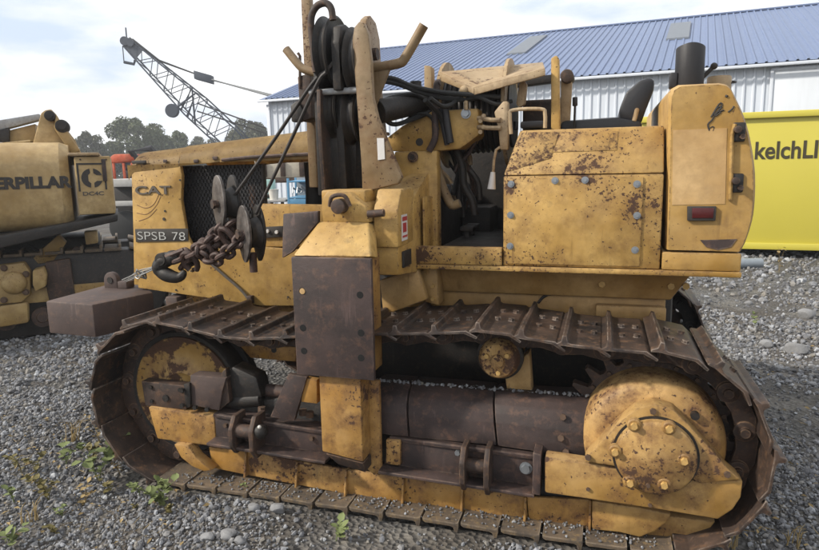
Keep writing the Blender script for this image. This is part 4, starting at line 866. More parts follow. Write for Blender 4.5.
# ---------------------------------------------------------------- front frame, nose, hood
YH = .75
b = B(); b.box(-.55, .95, .82, .92, .62, 1.02, .01).box(-.55, .95, 1.52, 1.62, .62, 1.02, .01).box(-.60, -.45, .92, 1.52, .62, 1.0, .01).build('main_frame', 'paint_low', TR)
nose = [(131, 168), (180, 166), (182, 176), (181, 200), (187, 236), (193, 247), (262, 247), (300, 250), (300, 306), (262, 306), (138, 288), (133, 230)]
b = B(); b.prism(pp(nose, YH), YH, YH+.03, .006); nz_ = b.build('nose_panel', 'paint_hood', TR)
(xn, zn0), (_, zn1) = q(133, 286, YH), q(131, 168, YH)
b = B(); b.prism(pp(nose, 2*YC-YH)[:0] or pp(nose, YH), 2*YC-YH-.03, 2*YC-YH, .006).build('nose_panel', 'paint_hood', TR)
b = B(); b.prism3([(xn-.02, YH+.03, zn0), (xn+.05, YH+.03, zn0), (xn+.10, YH+.03, zn1), (xn+.05, YH+.03, zn1)], [(xn-.02, 2*YC-YH-.03, zn0), (xn+.05, 2*YC-YH-.03, zn0), (xn+.10, 2*YC-YH-.03, zn1), (xn+.05, 2*YC-YH-.03, zn1)], .01); rg = b.build('radiator_guard', 'paint_hood', TR)
for i in range(12):
    zz = zn0+.06+i*(zn1-zn0-.1)/12; xx = xn-.02+.06*(zz-zn0)/(zn1-zn0); b = B(); b.box(xx-.012, xx+.0, YH+.1, 2*YC-YH-.1, zz, zz+.035, .004).build('grille_slat', 'greasy_or_shade', rg)
# dark screen behind the sheaves: radiator core side and engine cover of expanded metal
sx0, sz0 = q(180, 250, YH+.02); sx1, sz1 = q(256, 164, YH+.02)
b = B(); b.box(sx0, sx1, YH+.10, YH+.14, sz0-.05, sz1, .004).box(sx0-.1, sx0, YH+.05, 2*YC-YH-.05, 1.0, sz1-.02, .01).box(sx0, sx1-.50, YH+.15, 2*YC-YH-.1, .95, sz1-.05, .02); scr = b.build('engine_side', 'greasy_or_shade', TR)
b = B(); k_ = 0; zz = sz0
while zz < sz1:
    xx = sx0+(.013 if k_ % 2 else 0)
    while xx < sx1-.02:
        b.prism([(xx-.005, zz-.009), (xx, zz-.0115), (xx+.0045, zz-.009), (xx+.0045, zz+.009), (xx, zz+.0115), (xx-.0045, zz+.009)], YH+.092, YH+.099, 0); xx += .026
    zz += .022; k_ += 1
b.build('engine_screen', 'black_plastic', scr, kind='stuff')
# hood: rounded shoulders, rising to the rear
def hood_ring(x, zs, zt):
    w = YC-YH; pts = [(x, YH-.002, zs), (x, YH, zt-.14)]
    for a in np.linspace(0, math.pi/2, 7)[1:]: pts.append((x, YH+.13*(1-math.cos(a)), zt-.14+.13*math.sin(a)))
    pts.append((x, YC, zt+.012)); return pts+[(p[0], 2*YC-p[1], p[2]) for p in reversed(pts[:-1])]
zA = lambda x: 1.752+.008*(x+.75); zB_ = lambda x: 1.845+.078*(x+.75)
b = B(); xs = [-.79, -.77, -.74, -.40]; b.sheet([hood_ring(x, zA(x), zB_(x)-d) for x, d in zip(xs, (.05, .02, .0, .0))], .008); hd = b.build('hood_front', 'paint_hood_top', TR)
x0h, _ = q(182, 160, YH); xh = q(328, 150, YH)[0]
b = B(); b.sheet([hood_ring(x, zA(x), zB_(x)+.006) for x in (-.395, -.1, .2, xh)], .008).build('hood', 'paint_hood_top', TR)
b = B(); b.tube([P(222, 160, YH-.012), P(250, 157, YH-.012), P(325, 153, YH-.012)], .010, 6).build('hood_strip', 'rust_plate', hd)
for (x, y, w) in ((139, 162, 16), (196, 161, 5), (215, 158, 5), (165, 161, 4)):
    c = P(x, y, YH-.004); b = B(); b.box(c[0]-w/2/150, c[0]+w/2/150, YH-.008, YH+.002, c[2]-.010, c[2]+.010, .003).build('hood_slot' if w > 8 else 'hood_bolt', 'rust_plate' if w < 8 else 'letter_dark', hd)
for (x, y, r) in ((144, 190, 0), (164, 219, .010), (165, 211, .007), (180, 180, .006), (176, 290, .006), (288, 297, .006), (191, 271, .005)):
    if r: c = P(x, y, YH-.002); b = B(); b.cyl(c-(0, .003, 0), c+(0, .004, 0), r, 12).build('bolt_hole', 'letter_dark', nz_)
# letters and number plate
(ax, az), (bx_, bz) = q(136, 194.5, YH-.002), q(171, 187, YH-.002)
lettering('CAT', (ax, YH-.001, az), (1, 0, 0), (0, 0, 1), bx_-ax, .055, 'letter_grey', nz_, th=.006, bold=.02)
pl = pp([(135, 229), (188, 228.5), (188, 241), (136, 242)], YH-.006); b = B(); b.prism(pl, YH-.007, YH-.0005, .001); np_ = b.build('number_plate', 'letter_dark', nz_)
wpl = pl[1][0]-pl[0][0]
lettering('SPSB', (pl[3][0]+.018, YH-.0075, pl[3][1]+.017), (1, 0, 0), (0, 0, 1), wpl*.54, .052, 'letter_white', np_, th=.002, bold=-.012)
lettering('78', (pl[3][0]+.018+wpl*.66, YH-.0075, pl[3][1]+.017), (1, 0, 0), (0, 0, 1), wpl*.24, .052, 'letter_white', np_, th=.002, bold=-.012)
# scraped rust arcs on the nose, left by a rubbing hose
for pts in (((137, 205), (146, 208), (154, 204), (160, 192)), ((137, 213), (147, 214), (156, 206), (161, 196)), ((139, 221), (149, 217), (157, 209))):
    b = B(); b.tube([P(x, y, YH+.001) for x, y in pts], .0032, 6, 6).build('paint_scrape', 'scrape', nz_)
# bay beam and pieces under the hood
b = B(); b.prism(pp([(258, 204), (332, 205), (332, 247), (258, 247)], YH+.03), YH+.031, YH+.09, .008); bb_ = b.build('bay_beam', 'paint_hood', TR)
b = B(); b.prism(pp([(263, 227), (283, 226), (283, 237), (263, 238)], YH+.02), YH+.015, YH+.030, .003).build('dark_plate', 'letter_dark', bb_)
bolts([P(268, 231, YH+.014), P(277, 232, YH+.014)], (0, -1, 0), .012, .012, 'decal_white', bb_)
b = B(); b.tube([P(312, 162, 1.15), P(314, 185, 1.15), P(314, 215, 1.15)], .055, 16).build('intake_pipe', 'rubber', TR)
b = B(); b.lathe([(0, -.14), (.05, -.12), (.065, -.06), (.065, .08), (0, .10)], P(257, 197, YH+.16), 'Z', 20).build('filter_can', 'rust_brown', TR)
b = B(); b.lathe([(0, -.14), (.10, -.12), (.12, -.06), (.12, .22), (0, .24)], P(345, 195, 1.1), 'Z', 20).build('pre_cleaner', 'paint_tan', TR)
b = B(); b.tube([P(209, 262, YH-.02), P(225, 276, YH-.02), P(240, 289, YH-.02), P(250, 301, YH-.03)], .009, 7, 4).build('oil_line', 'letter_grey', TR)
b = B(); c = P(249, 299, YH-.03); b.box(c[0]-.012, c[0]+.02, YH-.04, YH-.001, c[2]-.03, c[2]+.02, .003).build('line_clip', 'rust_brown', TR)
# radiator-front weight block
zt_ = P(92, 304, .30)[2]; zb_ = P(92, 337, .30)[2]
poly = [tuple(ground_at(x, y, zt_)[:2]) for x, y in ((45.5, 301), (92, 304.5), (153, 292), (141, 283), (109, 284))]; print('weight', np.round(poly, 2).tolist(), zt_, zb_)
b = B(); b.prismz(poly, zb_, zt_, .012); wb = b.build('front_weight', 'rust_block', TR)
b = B(); b.box(-.56, -.47, poly[2][1]+.01, .93, zb_+.03, zt_-.03, .01).build('weight_arm', 'rust_block', wb)
cs_ = ground_at(113, 287.5, zt_); ye_ = cs_[1]; b = B(); arc = [(cs_[0]+.055*math.cos(a), zt_+.05+.06*math.sin(a)) for a in np.linspace(0, math.pi, 10)]+[(cs_[0]-.055, zt_-.002), (cs_[0]+.055, zt_-.002)]
b.prism(arc, ye_-.02, ye_+.02, .006).build('lift_eye', 'rust_block', wb)
b = B(); b.cyl((cs_[0], ye_-.026, zt_+.055), (cs_[0], ye_+.026, zt_+.055), .022, 14).build('eye_hole', 'greasy_or_shade', wb)
b = B(); b.box(cs_[0]+.065, cs_[0]+.14, ye_-.03, ye_+.05, zt_+.001, zt_+.05, .006).build('eye_wedge', 'rust_block', wb)

# ---------------------------------------------------------------- rear deck: platform, fender box, tank
YB = .40; zp = q(580, 268, YB)[1]
b = B(); b.box(q(416, 262, YB)[0], q(741, 275, YB)[0], YB-.015, 2.04, zp-.025, zp, .005).build('platform', 'paint_box', TR)
b = B(); b.box(q(416, 262, YB)[0], q(502, 262, YB)[0], YB-.012, YB+.04, zp+.002, q(460, 247, YB)[1], .006).build('door_sill', 'paint_box', TR)
b = B(); b.box(q(436, 262, YB)[0], q(502, 262, YB)[0], YB+.042, 1.5, zp+.002, q(460, 249, YB)[1], .004).build('floor_plate', 'greasy_or_shade', TR)
x0, x1 = q(503, 262, YB)[0], q(660, 262, YB)[0]; z1, z0 = q(580, 175, YB)[1], zp+.002; YT = .50; zt = q(590, 128, YT)[1]; xtl = q(520, 130, YT)[0]; D_ = .95
b = B(); b.box(x0, x1, YB, D_, z0, z1, .008); box = b.build('fender_box', 'paint_box', TR)
low = [(x0, YB, z1), (x1, YB, z1), (x1, D_, z1), (x0, D_, z1)]; up = [(xtl, YT, zt), (x1, YT, zt), (x1, D_, zt), (xtl, D_, zt)]
b = B(); b.prism3([(p_[0], p_[1], p_[2]+.003) for p_ in low], up, .010); bt_ = b.build('box_top', 'paint_box', box)
def onslope(x, y, off=-.004):   # points on the sloping upper face of the fender box
    d = _RT*((x-409.5)/FPX)+_UP*(-(y-275)/FPX)+_fw; s_ = (YT-YB)/(zt-z1); t_ = (YB+off+s_*(CAM[2]-z1)-CAM[1])/(d[1]-s_*d[2]); return CAM+d*t_
lid = [onslope(*p_) for p_ in ((557, 153), (553, 152), (562, 132), (618, 131), (617, 150))]; lid = [lid[1], lid[4], lid[3], lid[2]]
b = B(); b.prism3(lid, [v+(0, .0035, 0) for v in lid], .001).build('tool_lid', 'paint_box', bt_)
lid2 = [onslope(*p_) for p_ in ((506, 172), (551, 158), (559, 132), (522, 132))]; b = B(); b.prism3(lid2, [v+(0, .003, 0) for v in lid2], .001).build('front_skin', 'paint_box', bt_)
pan = [q(505.5, 177, YB), q(643, 176.5, YB), q(640, 266, YB), q(503.5, 261, YB)]
xa, xb, za, zb3 = pan[0][0]+.004, (pan[1][0]+pan[2][0])/2, z1-.012, z0+.012
b = B(); b.box(xa, xb, YB-.008, YB-.0005, zb3, za, .002); cp = b.build('access_panel', 'paint_box', box)
bolts([P(x, y, YB-.008) for x, y in ((511, 184), (555, 180.5), (585, 180), (637, 184), (510.5, 215), (637, 215.5), (510, 246), (635, 250))], (0, -1, 0), .010, .010, 'bolt_zinc', cp, .017)
# fuel tank
xt0, xt1 = q(662.5, 250, YB)[0], q(741, 262, YB)[0]; zs = q(700, 253, YB)[1]
b = B(); b.box(xt0, xt1, YB-.006, 2.03, zp+.002, zs, .006); b.build('tank_base', 'paint_tank', TR)
prof = pp([(666, 250), (669, 95), (672, 88), (679, 84), (720, 82), (730, 85), (737, 97), (747, 120), (754, 150), (757, 180), (755, 215), (748, 240), (742, 252)], YB)
prof = [(x, max(z, zs+.001)) for x, z in prof]
xm = (xt0+xt1)/2; inner = [(xm+(x-xm)*.93, zs+.001+(z-zs)*.985) for x, z in prof]
_c = catmull([Vector((x, 0, z)) for x, z in prof[4:]], 5); prof = prof[:4]+[(v.x, v.z) for v in _c]; inner = [(xm+(x-xm)*.93, zs+.001+(z-zs)*.985) for x, z in prof]
b = B(); b.prism3([(x, YB+.0, z) for x, z in inner], [(x, YB+.035, z) for x, z in prof], 0); b.prism([(x, z) for x, z in prof], YB+.035, 2.0, 0)
bmesh.ops.remove_doubles(b.bm, verts=b.bm.verts, dist=1e-5)
tk = b.build('fuel_tank', 'paint_tank', TR, ang=45)
pt = [q(673, 130, YB), q(727, 128, YB), q(725, 204, YB), q(672, 205, YB)]; b = B(); b.prism(pt, YB-.002, YB+.001, 0).build('bare_patch', 'paint_patch', tk)
b = B(); b.prism(pp([(687, 206), (716, 206), (715, 220.5), (687, 220.5)], YB), YB-.016, YB-.0005, .003); rl = b.build('rear_reflector', 'letter_dark', tk)
b = B(); b.prism(pp([(692, 208), (714, 208), (713, 218), (692, 218)], YB-.016), YB-.019, YB-.0165, .001).build('reflector_lens', 'reflector_red', rl)
b = B(); b.prism(pp([(700, 240), (737, 239), (731, 247), (718, 250), (706, 247)], YB), YB-.003, YB+.001, 0).build('rust_scab', 'rust_plate', tk)
for (x, y) in ((739, 132), (737, 183)):
    c = P(x, y, YB-.005); b = B(); b.box(c[0]-.026, c[0]+.026, YB-.012, YB+.045, c[2]-.042, c[2]+.042, .008); st = b.build('strap_bracket', 'greasy_or_shade', tk)
    b = B(); b.cyl(c+(-.01, -.04, .01), c+(-.01, .01, .01), .016, 12, bev=.003).cyl(c+(.012, -.03, -.02), c+(.012, .01, -.02), .012, 10).build('strap_bolt', 'rust_brown', st)
b = B(); b.tube([P(735, 124, YB-.008), P(732, 135, YB-.012), P(731, 180, YB-.012), P(730, 200, YB-.008)], .009, 8).build('strap_rod', 'paint_tank', tk)
# scribble of black paint
def scrib(pts, r=.0035):
    b = B(); b.tube([P(x, y, YB-.001) for x, y in pts], r, 6, 3); b.build('paint_scrawl', 'letter_dark', tk)
scrib([(709, 130), (708, 124), (712, 120), (716, 113), (722, 107), (717, 108), (713, 115), (718, 112), (724, 110)]); scrib([(711, 117), (719, 104), (722, 105), (715, 116), (721, 112)]); scrib([(728, 112), (732, 109), (734, 106)]); scrib([(709, 131), (711, 127), (714, 127), (713, 131)], .002); scrib([(727, 95), (726, 97)], .006)
# black cover standing on the tank, filler neck and dipstick
c0, c1 = P(675, 83, .62), P(705, 83, .62); zc = P(690, 42, .62)[2]; cx_ = (c0[0]+c1[0])/2; rr_ = (c1[0]-c0[0])/2
ring = [(cx_+rr_*math.cos(a), .66+rr_*.9*math.sin(a)) for a in np.linspace(0, 2*math.pi, 24)[:-1]]
b = B(); b.prism3([(x, y, c0[2]-.03) for x, y in ring], [(x, y, zc-.02+.02*math.cos((x-cx_)/rr_*1.5)) for x, y in ring], .006).build('stack_cover', 'black_plastic', tk)
b = B(); b.box(c0[0]-.022, c0[0]+.01, .62, .70, c0[2]-.02, c0[2]+.05, .006).build('cover_clamp', 'black_plastic', tk)
c = P(719, 84, .75); b = B(); b.lathe([(.055, -.03), (.055, .028), (.050, .036), (0, .036)], c, 'Z', 24).build('filler_neck', 'paint_tan', tk)
b = B(); b.tube([P(703, 77, .7), P(713, 67, .7)], .010, 8).sphere(P(714, 66, .7), .017, 2).build('dipstick', 'letter_dark', tk)
b = B(); c = P(731, 82, .75); b.tube([c+(.022*math.cos(a), .02*math.sin(a), .006*math.sin(a)) for a in np.linspace(0, 6.28, 16)], .004, 6).build('cap_chain_ring', 'letter_dark', tk)
# seat
sb = [(620, 124), (619, 110), (626, 92), (640, 80), (650, 77), (655, 80), (654, 90), (646, 110), (641, 124)]
b = B(); b.prism(pp(sb, .95), .95, 1.45, .03); stt = b.build('seat_back', 'seat_vinyl', TR)
b = B(); b.prism(pp([(560, 128), (562, 121), (618, 117), (641, 121), (643, 134), (560, 136)], .95), .92, 1.47, .02).build('seat_base', 'seat_vinyl', TR)
b = B(); b.tube([P(634, 121, .93), P(637, 110, .93), P(637, 110, 1.4)], .012, 8).build('arm_rest', 'paint_tan', stt)
b = B(); b.box(1.9, 2.35, .96, 1.5, zp, q(600, 134, .95)[1], .02).build('seat_box', 'paint_under', TR)

# ---------------------------------------------------------------- boom side frame: plate, post, head, mast
YP = -.12
pc = [q(291, 257, YP), q(371, 258, YP), q(374, 381, YP), q(296, 375, YP)]; xa, xb, za, zb4 = .806, 1.199, 1.305, .738
b = B(); b.box(xa, xb, YP, YP+.028, zb4, za, .006); plate = b.build('side_plate', 'rust_plate', TR)
holes = [P(x, y, YP) for x, y in ((302, 291), (360, 295), (303, 328), (361, 333), (304, 351), (361, 358))]
me, _ = B().lathe([(.0, -.0008), (.016, -.0008), (.0165, .0), (0, .004)], (0, 0, 0), 'Y', 18).mesh('hole_dark_disc', 'hole_black', (0, 0, 0))  # black discs for holes, their inner dark put into the colour
for i, p in enumerate(holes): 
    o = link('hole_dark_disc', me, plate, p)
b = B(); c = holes[0]; b.lathe([(.0, -.003), (.0135, -.003), (.0145, .0), (0, .0)], c+(.002, 0, -.001), 'Y', 18).build('hole_yellow', 'paint_patch', plate)  # yellow disc for the paint behind, seen through this hole
px0, px1 = .905, 1.118; zbt = q(340, 458, YP+.03)[1]
b = B(); b.prism([(px0, zb4-.0), (px1, zb4), (px1, zbt-.01), (px0+.0, zbt+.02)], YP+.032, .02, .008); post = b.build('post', 'paint_low', TR)
b = B(); b.box(px0+.02, px1+.0, .021, .13, zbt+.02, zb4+.55, .008).build('post_web', 'paint_low', post)
b = B(); b.prism3([(px0+.02, YP+.03, zbt+.012), (px1, YP+.03, zbt-.014), (px1, .02, zbt-.014), (px0+.02, .02, zbt+.012)], [(px0+.07, YP+.06, zbt-.05), (px1, YP+.06, zbt-.075), (px1, .05, zbt-.075), (px0+.07, .05, zbt-.05)], .004).build('post_foot', 'rust_brown', post)
b = B(); b.prism(pp([(359, 383), (368, 381), (379, 381), (381, 471), (374, 476), (362, 465)], .02), .022, .05, .006).build('post_gusset', 'paint_low', post)
b = B(); b.box(px0+.02, px1+.04, YP+.03, .12, zb4, za-.0, .01).build('post_upper', 'paint_low', post)
# sloping yellow head above the plate
hd_ = [P(292, 256, YP+.03), P(371, 257, YP+.03), P(369, 222, .06), P(319, 221, .06)]
b = B(); b.prism3(hd_, [v+(0, .10, -.02) for v in hd_], .012); head = b.build('head_slope', 'paint_hood', TR)
hk = [P(292, 252, -.0), P(282, 258, -.0), P(283, 214, .05), P(318, 211, .05), P(318, 222, .05)]
b = B(); b.prism3(hk, [v+(0, .03, 0) for v in hk], .004).build('wing_plate', 'rust_plate', TR)
# pin bracket and faceted box beside it
b = B(); b.prism(pp([(321, 223), (321, 199), (327, 191), (350, 192), (366, 206), (370, 223)], .06), .06, .40, .012); pb = b.build('pin_bracket', 'paint_hood', TR)
c = P(341, 206, .05); b = B(); b.cyl(c-(0, .045, 0), c+(0, .02, 0), .036, 22, bev=.008).build('pivot_pin', 'rust_brown', pb)
b = B(); b.tube([c+(-.05, -.02, 0), c+(-.03, -.03, .045), c+(.03, -.03, .05), c+(.055, -.02, 0)], .010, 8, 4).build('pin_keeper', 'rust_brown', pb)
bx = [(378, 249), (377, 197), (385, 190), (397, 200), (397, 246)]
x0b = q(373, 220, .10)[0]; x1b = q(398, 220, .10)[0]; zb5 = q(386, 248, .10)[1]; zt5 = q(386, 211, .10)[1]; zt6 = q(392, 189, .16)[1]
b = B(); b.prism3([(x0b, .10, zb5), (x0b, .10, zt5), (x0b, .17, zt6), (x0b, .38, zt6), (x0b, .38, zb5)], [(x1b, .10, zb5), (x1b, .10, zt5), (x1b, .17, zt6), (x1b, .38, zt6), (x1b, .38, zb5)], .012); fb = b.build('valve_box', 'paint_hood', TR)
b = B(); yy0, yy1 = .15, .24; zc_ = (zt5+zb5)/2
b.box(x1b+.0005, x1b+.003, yy0, yy1, zc_-.06, zc_+.065, 0); dc = b.build('warning_decal', 'decal_white', fb)
b = B(); b.box(x1b+.003, x1b+.0045, yy0+.008, yy1-.008, zc_+.035, zc_+.055, 0).box(x1b+.003, x1b+.0045, yy0+.015, yy1-.02, zc_-.02, zc_+.025, 0).box(x1b+.003, x1b+.0045, yy0+.008, yy1-.008, zc_-.045, zc_-.035, 0).build('decal_print', 'decal_red', dc)
c = P(372, 214, .06); b = B(); b.cyl(c+(-.02, 0, 0), c+(.06, 0, .006), .018, 12).build('box_stub', 'rust_brown', fb)
# the box beam running back from the post over the track to the hull
xw = x1b; b = B(); b.prism3([(xa+.06, .12, 1.19), (xw-.01, .12, 1.19), (xw-.01, .12, 1.44), (xa+.06, .12, 1.44)], [(xa+.06, .78, 1.12), (xw+.02, .78, 1.12), (xw+.02, .78, 1.75), (xa+.06, .78, 1.55)], .012); beam = b.build('side_beam', 'paint_hood', TR)
b = B(); b.box(xw+.021, xw+.032, .45, .76, 1.15, 1.55, .004).build('beam_patch', 'paint_hood', beam)
b = B(); b.box(xw-.012, xw+.004, .17, .30, 1.22, 1.30, .004).build('beam_port', 'greasy_or_shade', beam)
b = B(); b.prism(pp([(376, 282), (415, 270), (424, 302), (380, 318)], .35), .40, .46, .01).build('beam_brace', 'paint_under', TR)
# tall wall of the winch house left of the doorway
wl = pp([(403, 152), (437, 150), (437, 262), (408, 262)], .62); xwL, xwR = wl[0][0], wl[1][0]
b = B(); b.box(xwL-.05, xwR, .62, .70, zp-.3, q(420, 151, .62)[1], .008); wh = b.build('winch_wall', 'paint_hood', TR)
bolts([P(413, 157, .61)], (0, -1, 0), .022, .02, 'rust_brown', wh, .03)
# dark cabin interior: far fender, dash, pedals
b = B(); b.box(1.0, 2.4, 1.72, 2.03, zp+.002, 1.66, .01).build('far_fender_box', 'greasy_or_shade', TR)  # fender in dark steel, the cabin's shade put into its colour
b = B(); b.box(1.02, 1.62, 1.56, 1.60, zp+.002, 1.93, .01).build('cab_shade_panel', 'greasy_or_shade', TR)  # added dark panel closing the gap, with cabin shade as its colour
b = B(); b.box(.62, 1.30, .80, 1.64, zp-.1, 1.60, .02).build('dash_panel', 'greasy_or_shade', TR)
b = B(); b.box(1.30, 1.5, 1.30, 1.70, zp, 1.45, .03).build('transmission_case', 'greasy_or_shade', TR)
b = B(); b.box(1.62, 1.72, 1.0, 1.7, zp, 1.6, .02).build('seat_riser', 'greasy_or_shade', TR)
for (pts, r, m_) in (([(437, 168), (442, 185), (446, 195), (452, 205), (460, 203)], .026, 'paint_tan'), ([(455, 148), (462, 165), (464, 185), (472, 200), (475, 215)], .022, 'greasy_or_shade'), ([(478, 135), (470, 152), (458, 165), (455, 172)], .010, 'rust_plate'), ([(470, 170), (478, 182), (480, 200)], .016, 'greasy_or_shade')):
    b = B(); b.tube([P(x, y, .80) for x, y in pts], r, 10, 4).build('control_pipe', m_, TR)
b = B(); b.tube([P(500, 147, .55), P(496, 150, .55), P(494, 160, .55), P(493, 174, .55)], .007, 8); lv = b.build('brake_lever', 'paint_tan', TR)
b = B(); b.cyl(P(493, 172, .55), P(491.5, 189, .55), .012, 12, .022).build('lever_grip', 'decal_white', lv)
for yy in (.9, 1.05):
    b = B(); b.box(1.38, 1.46, yy, yy+.08, zp+.12, zp+.15, .008).box(1.40, 1.43, yy+.03, yy+.05, zp+.02, zp+.12, .004).build('pedal', 'greasy_or_shade', TR)

# ---------------------------------------------------------------- winch
wh_o = [(385, 139), (403, 125), (432, 111), (478, 108), (479, 135), (460, 149), (438, 151), (404, 152), (391, 151)]
b = B(); b.prism(pp(wh_o, .66), .66, .72, .010); wn_ = b.build('winch_housing', 'paint_hood', TR)
b = B(); b.prism(pp([(404, 125), (432, 111), (478, 108), (479, 135), (460, 149), (404, 151)], .66), .722, 1.0, .01).build('winch_body', 'paint_hood', wn_)
c = P(419.5, 142, .66); b = B(); b.cyl(c-(0, .002, 0), c+(0, .03, 0), .021, 18).build('port_hole', 'letter_dark', wn_)
bolts([P(466, 113.5, .66)], (0, -1, 0), .020, .02, 'bolt_zinc', wn_, .027); bolts([P(388, 134, .66)], (0, -1, 0), .011, .01, 'bolt_rust', wn_)
a_, e_ = P(452, 116, 1.0), P(505, 112, 1.0); dx_ = e_-a_
b = B(); b.cyl(a_, e_+(.05, 0, 0), .20, 32); dr = b.build('winch_drum', 'greasy_or_shade', TR)
for i in range(11):
    p_ = a_+dx_*(i/10.0); b = B(); b.tube([p_+(0.004*math.sin(t*2), .215*math.cos(t), .215*math.sin(t)) for t in np.linspace(0, 2*math.pi, 25)], .0105, 7).build('rope_wrap', 'cable_steel', dr)
for xx, r in ((a_[0]-.02, .30), (e_[0]+.03, .30)):
    b = B(); b.lathe([(0, -.01), (r, -.01), (r, .01), (0, .01)], (xx, a_[1], a_[2]), 'X', 36).build('drum_flange', 'paint_tan', dr)
# frame over the winch
cov = [P(440, 71.5, .72), P(474, 87, .62), P(545, 68, .62), P(543, 62, 1.0), P(500, 66, 1.1)]
b = B(); b.prism3(cov, [v-(0, 0, .014) for v in cov], .003); cv = b.build('winch_cover', 'paint_tan', TR)
rim = [P(474, 88, .618), P(545, 69, .618), P(545, 75, .618), P(474, 95, .618)]; b = B(); b.prism3(rim, [v+(0, .02, 0) for v in rim], .003).build('cover_lip', 'paint_tan', cv)
rim = [P(440, 73, .71), P(474, 88, .615), P(474, 94, .615), P(441, 81, .71)]; b = B(); b.prism3(rim, [v+(0, .02, 0) for v in rim], .003).build('cover_lip', 'paint_tan', cv)
b = B(); b.prism(pp([(424, 112), (424, 65), (431, 66), (433, 110)], .85), .85, .93, .006).build('frame_upright', 'paint_tan', TR)
b = B(); b.prism(pp([(551, 132), (551, 58), (556, 55), (559, 58), (560, 132)], .72), .72, .78, .006); up2 = b.build('frame_upright', 'paint_hood', TR)
b = B(); b.prism(pp([(560, 132), (561, 75), (570, 72), (572, 82), (569, 132)], .95), .95, 1.02, .006).build('frame_upright', 'paint_tan', TR)
c = P(567, 76, .9); b = B(); b.cyl(c-(0, .02, 0), c+(0, .14, 0), .035, 20, bev=.006).build('frame_pin', 'rust_brown', up2)
b = B(); b.prism(pp([(476, 84), (553, 74), (553, 82), (476, 92)], 1.25), 1.25, 1.33, .006).build('cross_tube', 'greasy_or_shade', TR)
b = B(); b.prism(pp([(516, 104), (519, 84), (523, 79), (527, 84), (525, 104), (519, 108)], .75), .75, .79, .006).build('drum_arm', 'paint_tan', TR)
b = B(); b.prism(pp([(494, 112), (503, 101), (508, 101), (508, 150), (500, 150), (498, 128)], .60), .60, .66, .008).build('control_stand', 'paint_tan', TR)
for (y0_, y1_) in ((118, 120), (127, 128)):
    b = B(); b.tube([P(478, y0_, .64), P(492, y1_, .60), P(501, y1_, .59)], .012, 8).build('control_link', 'paint_tan', TR)
bolts([P(484, 116, .63), P(481, 121, .63), P(484, 127, .63), P(481, 132, .63)], (0, -1, 0), .013, .02, 'paint_tan', TR)
b = B(); b.tube([P(511, 134, .56), P(510, 116, .56), P(513, 110, .56), P(541, 109, .56), P(545, 114, .56), P(545, 128, .56)], .0095, 10, 4).build('grab_rail', 'paint_tan', TR)
b = B(); b.box(q(522, 128, .7)[0], q(545, 128, .7)[0], .62, .85, q(530, 129, .7)[1], q(530, 122, .7)[1], .01).build('control_box', 'black_plastic', TR)
for (x, y, dx2) in ((558, 98, 0), (575, 98, 0), (516, 122, 2)):
    b = B(); b.tube([P(x-1, 130, .9), P(x, y+6, .9)], .006, 6); l2 = b.build('control_lever', 'greasy_or_shade', TR); b = B(); b.cyl(P(x, y+8, .9), P(x, y-1, .9), .014, 12, bev=.004).build('lever_knob', 'black_plastic', l2)
b = B(); b.box(1.72, 1.95, 1.05, 1.3, 1.6, q(540, 100, 1.1)[1], .02).build('far_control_tower', 'rust_brown', TR)
# cylinder, hoses and bent pipe beside the mast
a_, e_ = P(377, 112, .42), P(433, 99, .80); b = B(); b.cyl(a_, a_+(e_-a_)*.8, .062, 22, .062, .008); hc = b.build('lift_cylinder', 'greasy_or_shade', TR)
b = B(); b.cyl(a_+(e_-a_)*.78, e_, .075, 22, .06, .01).build('cylinder_head', 'black_plastic', hc)
b = B(); c = a_+(e_-a_)*.70+np.array([0, -.02, .07]); b.cyl(c, c+(0, 0, .04), .03, 12).build('hose_port', 'greasy_or_shade', hc)
for pts in ([(376, 76), (395, 79), (412, 86), (440, 92), (475, 95), (500, 97)], [(378, 80), (398, 84), (420, 92), (450, 99), (480, 98)], [(376, 77), (400, 83), (430, 93), (455, 93)], [(379, 102), (395, 97), (415, 95), (428, 103)], [(425, 100), (433, 108), (440, 116), (446, 140)], [(430, 98), (442, 106), (452, 104), (462, 94)], [(378, 111), (392, 124), (410, 120), (430, 112)]):
    b = B(); Y_ = np.linspace(.45, .68, len(pts)); b.tube([P(x, y, yy) for (x, y), yy in zip(pts, Y_)], .0125, 8, 5).build('hydraulic_hose', 'rubber', TR)
b = B(); b.tube([P(440, 82, .62), P(437, 84, .62), P(436, 97, .62), P(435, 120, .62), P(435, 138, .62), P(429, 151, .62)], .018, 10, 4).build('bent_pipe', 'rust_plate', TR)
b = B(); b.tube([P(444, 105, .63), P(447, 125, .63), P(450, 143, .63)], .022, 10, 3).tube([P(441, 108, .63), P(443, 125, .63), P(447, 145, .63)], .014, 8, 3).build('hose_bundle', 'black_plastic', TR)
b = B(); b.tube([P(465, 92, .64), P(466, 102, .64), P(466, 110, .64)], .011, 8).sphere(P(464, 90, .64), .024, 2).build('pipe_fitting', 'paint_tan', TR)

